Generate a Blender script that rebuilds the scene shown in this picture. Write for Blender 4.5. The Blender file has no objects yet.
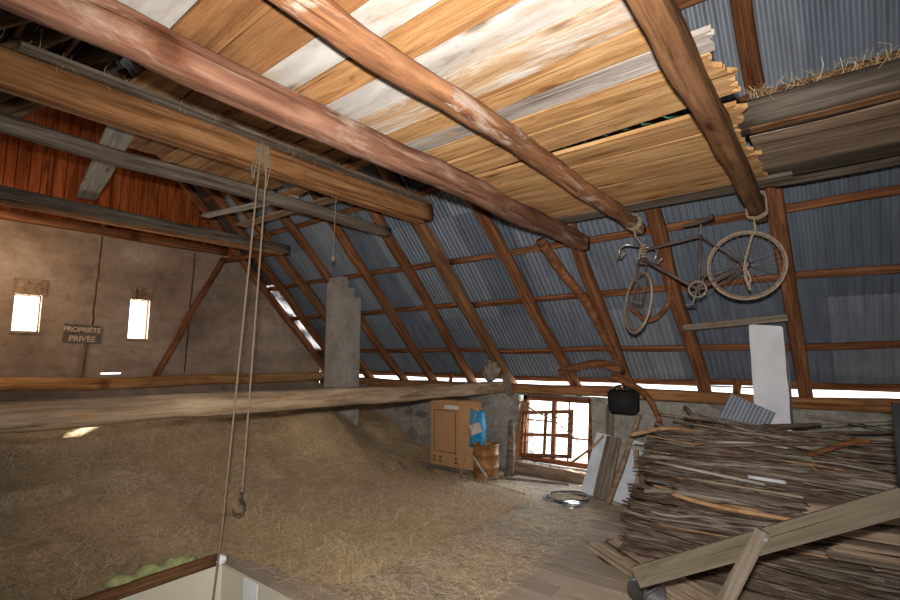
import bpy, bmesh, math, random
from math import sin, cos, pi, radians, atan, sqrt, hypot
from mathutils import Vector, Matrix, noise, Euler
C = bpy.context.scene.collection
RND = random.Random(7)
V = Vector

# ------------------------------------------------------------------ materials
def new_mat(name):
    m = bpy.data.materials.new(name); m.use_nodes = True
    nt = m.node_tree; nt.nodes.clear()
    out = nt.nodes.new('ShaderNodeOutputMaterial'); b = nt.nodes.new('ShaderNodeBsdfPrincipled')
    nt.links.new(b.outputs[0], out.inputs[0])
    return m, nt, b
def N(nt, t, **kw):
    n = nt.nodes.new(t)
    for k, v in kw.items(): setattr(n, k, v)
    return n
def ramp(nt, fac, stops):
    r = N(nt, 'ShaderNodeValToRGB'); nt.links.new(fac, r.inputs[0])
    e = r.color_ramp.elements
    while len(e) < len(stops): e.new(0.5)
    for i, (p, c) in enumerate(stops):
        e[i].position = p; e[i].color = (*c, 1)
    return r.outputs[0]
def mixc(nt, fac, a, b, mode='MIX'):
    m = N(nt, 'ShaderNodeMix', data_type='RGBA', blend_type=mode)
    for s, v in ((0, fac), (6, a), (7, b)):
        if hasattr(v, 'links'): nt.links.new(v, m.inputs[s])
        else: m.inputs[s].default_value = (*v, 1) if isinstance(v, tuple) else v
    return m.outputs[2]
def coords(nt, scale, rand=True, kind='Object'):
    tc = N(nt, 'ShaderNodeTexCoord'); mp = N(nt, 'ShaderNodeMapping'); mp.inputs['Scale'].default_value = scale
    if rand:
        oi = N(nt, 'ShaderNodeObjectInfo'); ml = N(nt, 'ShaderNodeMath', operation='MULTIPLY'); ml.inputs[1].default_value = 57.0
        nt.links.new(oi.outputs['Random'], ml.inputs[0])
        ad = N(nt, 'ShaderNodeVectorMath', operation='ADD'); nt.links.new(tc.outputs[kind], ad.inputs[0]); nt.links.new(ml.outputs[0], ad.inputs[1])
        nt.links.new(ad.outputs[0], mp.inputs[0])
    else: nt.links.new(tc.outputs[kind], mp.inputs[0])
    return mp.outputs[0]
def noise_n(nt, vec, scale=1, detail=6, rough=.6, dist=0):
    n = N(nt, 'ShaderNodeTexNoise'); nt.links.new(vec, n.inputs['Vector'])
    n.inputs['Scale'].default_value = scale; n.inputs['Detail'].default_value = detail
    n.inputs['Roughness'].default_value = rough; n.inputs['Distortion'].default_value = dist
    return n.outputs['Fac']
def bump(nt, b, h, s=.3, d=.02):
    bp = N(nt, 'ShaderNodeBump'); bp.inputs['Strength'].default_value = s; bp.inputs['Distance'].default_value = d
    nt.links.new(h, bp.inputs['Height']); nt.links.new(bp.outputs[0], b.inputs['Normal'])
def wood(name, dark, mid, light, patch=None, patch_at=(.5, .62), grain=16, along=1.1, rough=.9, bs=.5, spec=.08):
    m, nt, b = new_mat(name)
    g = noise_n(nt, coords(nt, (along, grain, grain)), 1, 8, .65, .6)
    col = ramp(nt, g, [(.3, dark), (.5, mid), (.72, light)])
    blot = noise_n(nt, coords(nt, (1.3, 3.5, 3.5)), 1, 4, .6)
    sh = ramp(nt, blot, [(.3, (.62, .6, .58)), (.62, (1, 1, 1))])
    col = mixc(nt, .8, col, sh, 'MULTIPLY')
    if patch:
        pf = noise_n(nt, coords(nt, (1.0, 5, 5)), 1.3, 7, .7, .8)
        mask = ramp(nt, pf, [(patch_at[0], (0, 0, 0)), (patch_at[1], (1, 1, 1))])
        col = mixc(nt, mask, col, patch)
    # knots
    vo = N(nt, 'ShaderNodeTexVoronoi'); nt.links.new(coords(nt, (1.5, 5.5, .6)), vo.inputs[0]); vo.inputs['Scale'].default_value = 1
    kn = ramp(nt, vo.outputs['Distance'], [(.07, (.25, .13, .08)), (.10, (.6, .42, .3)), (.19, (1, 1, 1))])
    col = mixc(nt, .7, col, kn, 'MULTIPLY')
    stn = noise_n(nt, coords(nt, (1.8, 7, 7)), 1, 9, .75, 1.2)
    col = mixc(nt, .75, col, ramp(nt, stn, [(.28, (.42, .30, .22)), (.44, (1, 1, 1)), (.60, (1, 1, 1)), (.78, (1.25, 1.22, 1.18))]), 'MULTIPLY')
    ck = noise_n(nt, coords(nt, (.55, grain * 2.2, grain * 2.2)), 1, 3, .5, .3)
    ckr = ramp(nt, ck, [(.30, (.30, .24, .2)), (.37, (1, 1, 1))])
    col = mixc(nt, .8, col, ckr, 'MULTIPLY')
    g = mixc(nt, .4, g, ckr, 'MULTIPLY')
    nt.links.new(col, b.inputs['Base Color']); b.inputs['Roughness'].default_value = rough
    b.inputs['Specular IOR Level'].default_value = spec
    bump(nt, b, g, bs, .03)
    return m
def plain(name, c, rough=.7, metal=0, var=.35, sc=6, bs=.1, spec=.3):
    m, nt, b = new_mat(name)
    f = noise_n(nt, coords(nt, (sc, sc, sc)), 1, 6, .6)
    d = tuple(x * (1 - var) for x in c); l = tuple(min(1, x * (1 + var)) for x in c)
    nt.links.new(ramp(nt, f, [(.3, d), (.7, l)]), b.inputs['Base Color'])
    b.inputs['Roughness'].default_value = rough; b.inputs['Metallic'].default_value = metal
    b.inputs['Specular IOR Level'].default_value = spec
    bump(nt, b, f, bs)
    return m

M = {}
M['rafter'] = wood('rafter wood', (.06, .024, .011), (.165, .066, .03), (.33, .15, .07), grain=20)
M['beam_red'] = wood('barked red beam', (.07, .03, .018), (.155, .072, .045), (.27, .145, .095), patch=(.27, .19, .145), patch_at=(.52, .66), grain=12)
M['beam_peel'] = wood('peeling bark beam', (.08, .038, .02), (.22, .10, .048), (.36, .19, .10), patch=(.32, .25, .20), patch_at=(.55, .62), grain=10)
M['beam_brown'] = wood('brown beam', (.065, .03, .015), (.17, .082, .038), (.30, .155, .075), grain=18)
M['beam_orange'] = wood('orange pine', (.11, .05, .02), (.27, .125, .052), (.40, .22, .10), grain=18)
M['grey_wood'] = wood('weathered grey wood', (.06, .048, .037), (.145, .117, .09), (.27, .225, .175), grain=22)
M['rail_wood'] = wood('dusty rail board', (.085, .07, .048), (.125, .105, .074), (.17, .145, .105), grain=16)
M['pale_grey_wood'] = wood('pale weathered wood', (.20, .18, .155), (.34, .31, .27), (.50, .47, .42), grain=22)
M['tie'] = wood('hewn tie beam', (.12, .078, .048), (.26, .18, .115), (.40, .295, .20), patch=(.28, .115, .04), patch_at=(.6, .68), grain=14)
M['plank_tan'] = wood('tan plank', (.24, .115, .045), (.44, .245, .105), (.56, .36, .18), grain=14, along=1.3)
M['plank_gold'] = wood('golden plank', (.20, .09, .035), (.38, .195, .08), (.50, .30, .14), grain=16, along=1.3)
M['plank_brown'] = wood('brown plank', (.14, .06, .024), (.25, .118, .048), (.36, .19, .085), patch=(.32, .23, .15), patch_at=(.6, .75), grain=12)
M['plank_white'] = wood('whitewashed plank', (.36, .32, .28), (.46, .435, .405), (.52, .50, .48), patch=(.36, .25, .16), patch_at=(.55, .74), grain=7, bs=.15)
M['plank_mixed'] = wood('half whitewashed plank', (.26, .145, .07), (.42, .265, .145), (.52, .39, .26), patch=(.47, .43, .38), patch_at=(.46, .6), grain=10)
M['plank_grey'] = wood('grey plank', (.22, .185, .16), (.34, .30, .27), (.43, .39, .36), patch=(.38, .25, .14), patch_at=(.58, .7), grain=14)
M['board_dark'] = wood('dark board', (.035, .028, .022), (.075, .06, .048), (.14, .115, .09), grain=18)
M['board_brown'] = wood('weathered brown board', (.10, .07, .05), (.22, .15, .10), (.36, .26, .17), patch=(.30, .26, .22), patch_at=(.55, .7), grain=10)
M['gable_board'] = wood('red brown boarding', (.10, .025, .008), (.30, .075, .022), (.48, .15, .05), grain=9)
M['dark_roof'] = wood('near black boarding', (.006, .004, .003), (.018, .010, .006), (.05, .028, .016), grain=9)  # very dark brown for the near slope, ridge cap and gable backing
M['stick'] = wood('bark stick', (.045, .032, .025), (.12, .088, .067), (.25, .19, .145), grain=10, along=3)
M['stick_grey'] = wood('grey stick', (.09, .075, .063), (.20, .17, .14), (.35, .305, .255), grain=10, along=3)
M['stick_tan'] = wood('peeled stick', (.20, .10, .045), (.36, .21, .11), (.52, .36, .21), grain=10, along=3)
M['slat'] = wood('sawn slat', (.20, .14, .10), (.36, .28, .20), (.52, .42, .32), grain=26)
M['rope'] = plain('hemp rope', (.22, .165, .11), .95, var=.3, sc=60)
M['white_paint'] = plain('limewash', (.50, .50, .53), .9, var=.10, sc=5, bs=.3)
M['white_board'] = plain('pale blue white board', (.42, .45, .50), .8, var=.2, sc=4)
M['cream'] = plain('cream panel', (.62, .58, .47), .7, var=.06, sc=2, bs=.02)
M['white_patch'] = plain('white filler', (.82, .83, .86), .8, var=.08, sc=8)
M['foam'] = plain('green yellow foam', (.30, .32, .14), .9, var=.35, sc=14, bs=.6)
M['black'] = plain('black plastic', (.010, .010, .011), .85, var=.3, sc=5)
M['iron'] = plain('dark iron', (.07, .06, .055), .5, .7, sc=30)
M['rust'] = plain('rusty metal', (.20, .10, .05), .8, .3, var=.5, sc=9, bs=.3)
M['rustybin'] = plain('rusty tin', (.22, .10, .035), .6, .4, var=.6, sc=5, bs=.2)
M['bike_frame'] = plain('dusty maroon bicycle paint', (.085, .055, .05), .7, .2, var=.4, sc=30)
M['bike_metal'] = plain('dusty bicycle metal', (.15, .12, .095), .6, .5, var=.5, sc=40)
M['tyre'] = plain('dusty tan tyre', (.20, .145, .10), .9, var=.3, sc=25)
M['saddle'] = plain('worn dark leather', (.05, .038, .03), .7, var=.5, sc=20)
M['cardboard'] = plain('cardboard', (.33, .18, .085), .9, var=.12, sc=3)
M['print'] = plain('brown print', (.08, .04, .025), .9, var=.2)
M['tape'] = plain('pale tape', (.52, .48, .42), .6, var=.1)
M['blue'] = plain('blue plastic bag', (.02, .22, .42), .5, var=.25, sc=8)
M['blue_pale'] = plain('pale label', (.45, .40, .38), .6, var=.1)
M['sign'] = plain('grey sign board', (.11, .085, .07), .9, var=.4, sc=10)
M['sign_paint'] = plain('pale sign paint', (.48, .36, .26), .9, var=.15, sc=20)
M['rag'] = plain('dirty rag', (.17, .14, .11), .95, var=.5, sc=12, bs=.5)
M['tarp'] = plain('rust brown sheet', (.085, .04, .028), .9, var=.5, sc=7, bs=.4)
M['grey_plastic'] = plain('grey plastic', (.06, .06, .065), .5, var=.25, sc=6)
M['tin'] = plain('dull tin', (.36, .36, .36), .35, .8, var=.3, sc=9)
M['wire'] = plain('grey wire', (.16, .14, .12), .6, .5, var=.3, sc=30)
M['ground'] = plain('sunlit gravel', (.62, .60, .56), .9, var=.2, sc=1)
M['dark_floor'] = plain('dark lower floor', (.05, .045, .04), .9)

def mat_glow():  # shader of the sheets added where daylight leaks in
    m, nt, b = new_mat('panel added for leaking light')
    tr = N(nt, 'ShaderNodeBsdfTranslucent'); mx = N(nt, 'ShaderNodeMixShader')
    f = noise_n(nt, coords(nt, (2.5, 2.5, 2.5)), 1, 6, .6)
    nt.links.new(ramp(nt, f, [(.35, (.06, .06, .06)), (.7, (.75, .75, .78))]), tr.inputs[0]); mx.inputs[0].default_value = .6
    b.inputs['Base Color'].default_value = (.22, .22, .23, 1); b.inputs['Roughness'].default_value = .5
    out = [n for n in nt.nodes if n.type == 'OUTPUT_MATERIAL'][0]
    nt.links.new(b.outputs[0], mx.inputs[1]); nt.links.new(tr.outputs[0], mx.inputs[2]); nt.links.new(mx.outputs[0], out.inputs[0])
    return m
M['glow_sheet'] = mat_glow()
def mat_metal():
    m, nt, b = new_mat('corrugated metal')
    tc = N(nt, 'ShaderNodeTexCoord'); sep = N(nt, 'ShaderNodeSeparateXYZ'); nt.links.new(tc.outputs['Object'], sep.inputs[0])
    def fl(sock, d, off=0.0):
        a = N(nt, 'ShaderNodeMath', operation='MULTIPLY_ADD'); nt.links.new(sock, a.inputs[0]); a.inputs[1].default_value = 1 / d; a.inputs[2].default_value = off
        f = N(nt, 'ShaderNodeMath', operation='FLOOR'); nt.links.new(a.outputs[0], f.inputs[0]); return f.outputs[0]
    cb = N(nt, 'ShaderNodeCombineXYZ'); nt.links.new(fl(sep.outputs[0], .84), cb.inputs[0]); nt.links.new(fl(sep.outputs[1], 1.9, .25), cb.inputs[1])
    wn = N(nt, 'ShaderNodeTexWhiteNoise', noise_dimensions='2D'); nt.links.new(cb.outputs[0], wn.inputs[0])
    base = ramp(nt, wn.outputs['Value'], [(0, (.10, .125, .16)), (.5, (.165, .195, .24)), (1, (.25, .28, .32))])
    st = noise_n(nt, coords(nt, (9, 1.1, 1), False), 1, 7, .65)
    col = mixc(nt, .75, base, ramp(nt, st, [(.3, (.55, .55, .56)), (.65, (1.1, 1.1, 1.1))]), 'MULTIPLY')
    ru = noise_n(nt, coords(nt, (1.3, 1.3, 1), False), 1, 8, .7)
    col = mixc(nt, ramp(nt, ru, [(.62, (0, 0, 0)), (.76, (.55, .55, .55))]), col, (.17, .13, .10))
    nt.links.new(col, b.inputs['Base Color']); b.inputs['Metallic'].default_value = .35; b.inputs['Roughness'].default_value = .5
    bump(nt, b, st, .1)
    return m
M['metal'] = mat_metal()
def mat_plaster():
    m, nt, b = new_mat('rough plaster wall')
    big = noise_n(nt, coords(nt, (.7, .7, .7), False), 1, 5, .6, .5)
    fine = noise_n(nt, coords(nt, (7, 7, 7), False), 1, 8, .7)
    hz = noise_n(nt, coords(nt, (1, .5, 4.5), False), 1, 6, .6)
    col = ramp(nt, big, [(.3, (.17, .115, .08)), (.5, (.28, .20, .145)), (.7, (.40, .31, .24))])
    col = mixc(nt, .7, col, ramp(nt, fine, [(.3, (.62, .6, .6)), (.6, (1.05, 1.05, 1.05))]), 'MULTIPLY')
    col = mixc(nt, .6, col, ramp(nt, hz, [(.35, (.72, .7, .68)), (.62, (1.1, 1.1, 1.1))]), 'MULTIPLY')
    nt.links.new(col, b.inputs['Base Color']); b.inputs['Roughness'].default_value = .95
    bump(nt, b, fine, .5, .03)
    return m
M['plaster'] = mat_plaster()
def mat_stone():
    m, nt, b = new_mat('rubble stone wall')
    vec = coords(nt, (3.3, 3.3, 5.2), False)
    nz = N(nt, 'ShaderNodeTexNoise'); nt.links.new(vec, nz.inputs[0]); nz.inputs['Scale'].default_value = 1.2
    ad = N(nt, 'ShaderNodeMix', data_type='VECTOR'); ad.inputs[0].default_value = .25
    nt.links.new(vec, ad.inputs[4]); nt.links.new(nz.outputs['Color'], ad.inputs[5])
    vo = N(nt, 'ShaderNodeTexVoronoi', feature='DISTANCE_TO_EDGE'); nt.links.new(ad.outputs[1], vo.inputs[0]); vo.inputs['Scale'].default_value = 1
    v2 = N(nt, 'ShaderNodeTexVoronoi'); nt.links.new(ad.outputs[1], v2.inputs[0]); v2.inputs['Scale'].default_value = 1
    sp = N(nt, 'ShaderNodeSeparateColor'); nt.links.new(v2.outputs['Color'], sp.inputs[0])
    st = ramp(nt, sp.outputs[0], [(0, (.11, .10, .09)), (.5, (.20, .185, .165)), (1, (.30, .28, .25))])
    fine = noise_n(nt, coords(nt, (14, 14, 14), False), 1, 8, .7)
    col = mixc(nt, ramp(nt, vo.outputs['Distance'], [(.02, (1, 1, 1)), (.10, (0, 0, 0))]), st, (.25, .225, .19))
    col = mixc(nt, .8, col, ramp(nt, fine, [(.3, (.5, .5, .5)), (.65, (1.1, 1.1, 1.1))]), 'MULTIPLY')
    nt.links.new(col, b.inputs['Base Color']); b.inputs['Roughness'].default_value = .95
    bump(nt, b, mixc(nt, .4, vo.outputs['Distance'], fine), .8, .05)
    return m
M['stone'] = mat_stone()
def mat_concrete():
    m, nt, b = new_mat('rough concrete block')
    a = noise_n(nt, coords(nt, (3, 3, 3), False), 1, 6, .6); f = noise_n(nt, coords(nt, (26, 26, 26), False), 1, 8, .7)
    col = ramp(nt, a, [(.3, (.20, .18, .155)), (.7, (.36, .33, .29))])
    col = mixc(nt, .6, col, ramp(nt, f, [(.3, (.6, .6, .6)), (.65, (1.1, 1.1, 1.1))]), 'MULTIPLY')
    nt.links.new(col, b.inputs['Base Color']); b.inputs['Roughness'].default_value = .95; bump(nt, b, f, .5)
    return m
M['concrete'] = mat_concrete()
def mat_floor():
    m, nt, b = new_mat('dusty floor boards')
    g = noise_n(nt, coords(nt, (1.2, 14, 14), False), 1, 8, .65, .4)
    d = noise_n(nt, coords(nt, (2.2, 2.2, 2.2), False), 1, 8, .65)
    col = ramp(nt, g, [(.3, (.20, .15, .11)), (.5, (.33, .26, .195)), (.72, (.44, .355, .275))])
    col = mixc(nt, ramp(nt, d, [(.4, (0, 0, 0)), (.65, (.8, .8, .8))]), col, (.33, .265, .205))
    at = N(nt, 'ShaderNodeAttribute', attribute_name='tone')
    col = mixc(nt, 1.0, col, at.outputs['Color'], 'MULTIPLY')
    nt.links.new(col, b.inputs['Base Color']); b.inputs['Roughness'].default_value = .9; bump(nt, b, g, .25)
    return m
M['floor'] = mat_floor()
def mat_haybase():
    m, nt, b = new_mat('matted hay')
    f1 = noise_n(nt, coords(nt, (5, 55, 30), False), 1, 5, .7, 2.5)
    f2 = noise_n(nt, coords(nt, (48, 7, 30), False), 1, 5, .7, 2.5)
    d = noise_n(nt, coords(nt, (1.3, 1.3, 1.3), False), 1, 5, .6)
    c1 = ramp(nt, f1, [(.32, (.17, .12, .068)), (.5, (.50, .36, .21)), (.7, (.80, .62, .40))])
    c2 = ramp(nt, f2, [(.32, (.17, .12, .068)), (.5, (.50, .36, .21)), (.7, (.80, .62, .40))])
    col = mixc(nt, ramp(nt, d, [(.45, (0, 0, 0)), (.55, (1, 1, 1))]), c1, c2)
    col = mixc(nt, .8, col, ramp(nt, d, [(.3, (.6, .6, .55)), (.7, (1.15, 1.1, 1.05))]), 'MULTIPLY')
    nt.links.new(col, b.inputs['Base Color']); b.inputs['Roughness'].default_value = .95; bump(nt, b, mixc(nt, .5, f1, f2), .8, .03)
    return m
M['haybase'] = mat_haybase()
def mat_straw():
    m, nt, b = new_mat('hay stems')
    at = N(nt, 'ShaderNodeAttribute', attribute_name='tone')
    col = ramp(nt, at.outputs['Fac'], [(0, (.13, .095, .045)), (.4, (.46, .33, .18)), (.75, (.78, .60, .37)), (1, (.90, .78, .56))])
    nt.links.new(col, b.inputs['Base Color']); b.inputs['Roughness'].default_value = .8
    return m
M['straw'] = mat_straw()

# ------------------------------------------------------------------ object helpers
def link(name, me, mats, parent=None):
    o = bpy.data.objects.new(name, me); C.objects.link(o)
    if not isinstance(mats, (list, tuple)): mats = [mats]
    if me and not me.materials:
        for m in mats: me.materials.append(M[m] if isinstance(m, str) else m)
    if parent: o.parent = parent
    return o
def tag(o, label, cat, group=None, kind=None):
    if label: o['label'] = label
    if cat: o['category'] = cat
    if group: o['group'] = group
    if kind: o['kind'] = kind
    return o
def thing(name, label, cat, loc=(0, 0, 0), rot=(0, 0, 0), group=None):
    o = bpy.data.objects.new(name, None); C.objects.link(o); o.location = loc; o.rotation_euler = rot
    o.empty_display_size = .1
    return tag(o, label, cat, group)
def struct(o): o['kind'] = 'structure'; return o
def to_me(bm, name, smooth=False):
    me = bpy.data.meshes.new(name); bm.normal_update(); bm.to_mesh(me); bm.free()
    if smooth:
        for p in me.polygons: p.use_smooth = True
    return me
def obj(name, bm, mat, parent=None, smooth=False):
    return link(name, to_me(bm, name, smooth), mat, parent)
def box_into(bm, lo, hi, mi=0, rot=None, ctr=None):
    lo, hi = V(lo), V(hi)
    vs = [bm.verts.new((x, y, z)) for x in (lo.x, hi.x) for y in (lo.y, hi.y) for z in (lo.z, hi.z)]
    if rot is not None:
        c = (lo + hi) / 2 if ctr is None else V(ctr)
        for v in vs: v.co = c + rot @ (v.co - c)
    for f in ((0, 1, 3, 2), (4, 6, 7, 5), (0, 4, 5, 1), (2, 3, 7, 6), (0, 2, 6, 4), (1, 5, 7, 3)):
        fc = bm.faces.new([vs[i] for i in f]); fc.material_index = mi
    return vs
def bevel_all(bm, w, seg=1):
    bmesh.ops.bevel(bm, geom=list(bm.edges), offset=w, segments=seg, affect='EDGES', clamp_overlap=True)
def sweep(bm, pts, radii, sides=8, sq=0, closed=False, caps=True, flat=1.0, mi=0, noise_amp=0, seed=0):
    """a tube through pts; sq>0 squares the section; flat scales the section's second axis"""
    pts = [V(p) for p in pts]; n = len(pts); rings = []
    if not hasattr(radii, '__len__'): radii = [radii] * n
    up = None
    for i, p in enumerate(pts):
        if closed: t = pts[(i + 1) % n] - pts[i - 1]
        else: t = pts[min(i + 1, n - 1)] - pts[max(i - 1, 0)]
        t.normalize()
        if up is None:
            up = V((0, 0, 1)) if abs(t.z) < .9 else V((0, 1, 0))
        a = t.cross(up).normalized(); u = a.cross(t).normalized(); up = u
        ring = []
        for k in range(sides):
            th = 2 * pi * (k + .5) / sides
            r = radii[i]
            if sq: r *= (abs(cos(th)) ** sq + abs(sin(th)) ** sq) ** (-1 / sq)
            if noise_amp: r *= 1 + noise_amp * noise.noise(V((i * .7 + seed, cos(th) * 1.3, sin(th) * 1.3 + seed)))
            ring.append(bm.verts.new(p + a * (cos(th) * r) + u * (sin(th) * r * flat)))
        rings.append(ring)
    m = n if closed else n - 1
    for i in range(m):
        a, b = rings[i], rings[(i + 1) % n]
        for k in range(sides):
            f = bm.faces.new((a[k], a[(k + 1) % sides], b[(k + 1) % sides], b[k])); f.material_index = mi; f.smooth = sides > 4
    if caps and not closed:
        f = bm.faces.new(list(reversed(rings[0]))); f.material_index = mi
        f = bm.faces.new(rings[-1]); f.material_index = mi
def frame_to(p0, p1, up=(0, 0, 1)):
    p0, p1 = V(p0), V(p1); x = (p1 - p0).normalized(); up = V(up)
    if abs(x.dot(up)) > .98: up = V((0, 1, 0))
    y = up.cross(x).normalized(); z = x.cross(y)
    m = Matrix((x, y, z)).transposed().to_4x4(); m.translation = p0
    return m, (p1 - p0).length
def timber_bm(L, w, h, wob=.015, seed=0, power=5, taper=0, bend=0, bm=None, step=.22, rough=.05, ends=.01):
    """hewn timber or log along local X, section w (Y) by h (Z)"""
    bm = bm or bmesh.new(); n = max(4, int(L / step)); sides = 16 if step > .15 else 28; rings = []
    for i in range(n + 1):
        s = i / n; x = s * L
        cy = wob * noise.noise(V((x * .8, seed * 3.1, 0))) * 2 ; cz = wob * noise.noise(V((x * .8, 7.7, seed * 2.3))) * 2 + bend * 4 * s * (1 - s)
        k = 1 - taper * s; ring = []
        for j in range(sides):
            th = 2 * pi * (j + .5) / sides
            r = (abs(cos(th)) ** power + abs(sin(th)) ** power) ** (-1 / power)
            r *= 1 + rough * 2 * noise.noise(V((x * 2.5, cos(th) * 1.5 + seed, sin(th) * 1.5 + seed * 1.7)))
            if step < .15: r *= 1 + rough * 1.1 * noise.noise(V((x * 5, cos(th) * 5 + seed, sin(th) * 5))) + rough * .5 * noise.noise(V((x * 11, cos(th) * 11, sin(th) * 11 + seed)))
            ex = ends * noise.noise(V((th, seed, s))) if i in (0, n) else 0
            ring.append(bm.verts.new((x + ex, cy + cos(th) * r * w / 2 * k, cz + sin(th) * r * h / 2 * k)))
        rings.append(ring)
    for a, b in zip(rings, rings[1:]):
        for j in range(sides):
            f = bm.faces.new((a[j], b[j], b[(j + 1) % sides], a[(j + 1) % sides])); f.smooth = True
    bm.faces.new(rings[0]); bm.faces.new(list(reversed(rings[-1])))
    return bm
def timber(name, p0, p1, w, h, mat, label=None, cat=None, group=None, up=(0, 0, 1), parent=None, **kw):
    m, L = frame_to(p0, p1, up)
    kw.setdefault('seed', RND.random() * 50)
    o = obj(name, timber_bm(L, w, h, **kw), mat, parent); o.matrix_world = m
    if label: tag(o, label, cat, group)
    return o
def plank_bm(L, w, t, seed=0, jag0=.0, jag1=.0, warp=.006, edge=.01):
    """sawn plank along local X, waney edges and ragged ends"""
    bm = bmesh.new(); nx = max(5, int(L / .12)); ny = 8; g = {}
    for top in (0, 1):
        for i in range(nx + 1):
            for j in range(ny + 1):
                s = i / nx; u = j / ny - .5
                x = s * L
                if i == 0: x += jag0 * (noise.noise(V((u * 9, seed, 1))) )
                if i == nx: x += jag1 * (noise.noise(V((u * 9, seed, 5))) * 1.4 + noise.noise(V((u * 30, seed, 9))) * .5)
                e = edge * noise.noise(V((x * 1.7, seed, u)))
                y = u * w + (e if abs(u) > .49 else 0)
                z = (t / 2 if top else -t / 2) + warp * noise.noise(V((x * .9, u * 2, seed)))
                g[top, i, j] = bm.verts.new((x, y, z))
    for i in range(nx):
        for j in range(ny):
            bm.faces.new((g[1, i, j], g[1, i + 1, j], g[1, i + 1, j + 1], g[1, i, j + 1]))
            bm.faces.new((g[0, i, j], g[0, i, j + 1], g[0, i + 1, j + 1], g[0, i + 1, j]))
        bm.faces.new((g[0, i, 0], g[0, i + 1, 0], g[1, i + 1, 0], g[1, i, 0]))
        bm.faces.new((g[0, i, ny], g[1, i, ny], g[1, i + 1, ny], g[0, i + 1, ny]))
    for j in range(ny):
        bm.faces.new((g[0, 0, j], g[1, 0, j], g[1, 0, j + 1], g[0, 0, j + 1]))
        bm.faces.new((g[0, nx, j], g[0, nx, j + 1], g[1, nx, j + 1], g[1, nx, j]))
    return bm
def plank(name, p0, p1, w, t, mat, label=None, cat='plank', group=None, up=(0, 0, 1), parent=None, **kw):
    m, L = frame_to(p0, p1, up); kw.setdefault('seed', RND.random() * 50)
    o = obj(name, plank_bm(L, w, t, **kw), mat, parent); o.matrix_world = m
    if label: tag(o, label, cat, group)
    return o

# ------------------------------------------------------------------ roof geometry
S = 1.05; A = atan(S); YW = 7.35; ZE = 1.55; YR = 2.5; YN = -2.35; XG = -9.8; XE = 4.0
def zr(y): return ZE + S * (YW - y)
def zn(y): return ZE + S * (y - YN)
NF = V((0, sin(A), cos(A))); NN = V((0, -sin(A), cos(A)))
def rf(x, y, off=0): return V((x, y, zr(y))) + NF * off
def rn(x, y, off=0): return V((x, y, zn(y))) + NN * off

# corrugated roof, eaves side
def corrugated(x0, x1, length, pitch=.072, amp=.010, rows=10, sub=8):
    bm = bmesh.new(); n = int((x1 - x0) / pitch * sub); prev = None
    for i in range(n + 1):
        x = x0 + (x1 - x0) * i / n
        col = [bm.verts.new((x, length * r / rows, amp * sin(2 * pi * (x - x0) / pitch) + .006 * noise.noise(V((x * .5, r * 1.7, 3))))) for r in range(rows + 1)]
        if prev:
            for a in range(rows):
                f = bm.faces.new((prev[a], col[a], col[a + 1], prev[a + 1])); f.smooth = True
        prev = col
    return bm
OFF = .15 + .05 + .012
def roof_matrix(y_low, off):
    p = rf(0, y_low, off); d = V((0, -cos(A), sin(A)))
    m = Matrix((V((1, 0, 0)), d, NF)).transposed()
    if m.determinant() < 0: pass
    m = m.to_4x4(); m.translation = p; return m
Ls = (7.52 - YR) / cos(A) + .12
o = obj('ceiling', corrugated(-9.20, XE, Ls), 'metal'); o.matrix_world = roof_matrix(7.52, OFF); struct(o)
# the near slope, dark boarding
bm = bmesh.new()
for k in range(36):
    y0 = YN - .35 + k * .14; y1 = y0 + .135
    if y1 > YR + .05: break
    lo, hi = rn(0, y0, .22), rn(0, y1, .22)
    vs = [bm.verts.new((x, q.y, q.z + dz)) for x in (XG, XE) for q in (lo, hi) for dz in (0, .02)]
    for f in ((0, 1, 3, 2), (4, 6, 7, 5), (0, 4, 5, 1), (2, 3, 7, 6), (0, 2, 6, 4), (1, 5, 7, 3)): bm.faces.new([vs[i] for i in f])
struct(obj('ceiling_near', bm, 'dark_roof'))
# ridge cap
bm = bmesh.new()
zt = zr(YR) + .22 / cos(A) + .06
for s in (-1, 1):
    a = [bm.verts.new(p) for p in ((XG - .1, YR, zt), (XE, YR, zt), (XE, YR + s * .35, zt - .36), (XG - .1, YR + s * .35, zt - .36))]
    bm.faces.new(a)
struct(obj('trim_5', bm, 'dark_roof'))

# ------------------------------------------------------------------ walls
def wall_cells(axis, pos0, pos1, us, zs, holes, clip=None):
    bm = bmesh.new()
    for u0, u1 in zip(us, us[1:]):
        for z0, z1 in zip(zs, zs[1:]):
            cu, cz = (u0 + u1) / 2, (z0 + z1) / 2
            if any(h[0] < cu < h[1] and h[2] < cz < h[3] for h in holes): continue
            if axis == 'X': box_into(bm, (pos0, u0, z0), (pos1, u1, z1))
            else: box_into(bm, (u0, pos0, z0), (u1, pos1, z1))
    if clip:
        for co, no in clip:
            r = bmesh.ops.bisect_plane(bm, geom=list(bm.verts) + list(bm.edges) + list(bm.faces), plane_co=co, plane_no=no, clear_outer=True)
            es = [e for e in r['geom_cut'] if isinstance(e, bmesh.types.BMEdge)]
            bmesh.ops.holes_fill(bm, edges=es, sides=0)
    bmesh.ops.remove_doubles(bm, verts=bm.verts, dist=1e-4)
    return bm
W1 = (1.66, 1.99, 2.29, 2.86); W2 = (3.22, 3.54, 2.22, 2.93)
clipG = [(rf(0, 5, .185), NF), (rn(0, 0, .21), NN)]
bmw = wall_cells('X', XG - .14, XG, [-2.35, 1.66, 1.99, 2.86, 3.20, 3.22, 3.54, 7.35], [-2.6, 1.60, 1.63, 2.22, 2.29, 2.86, 2.93, 4.0], [W1, W2, (2.86, 3.20, 1.60, 1.63)], clipG)
struct(obj('wall_left', bmw, 'plaster'))
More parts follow.
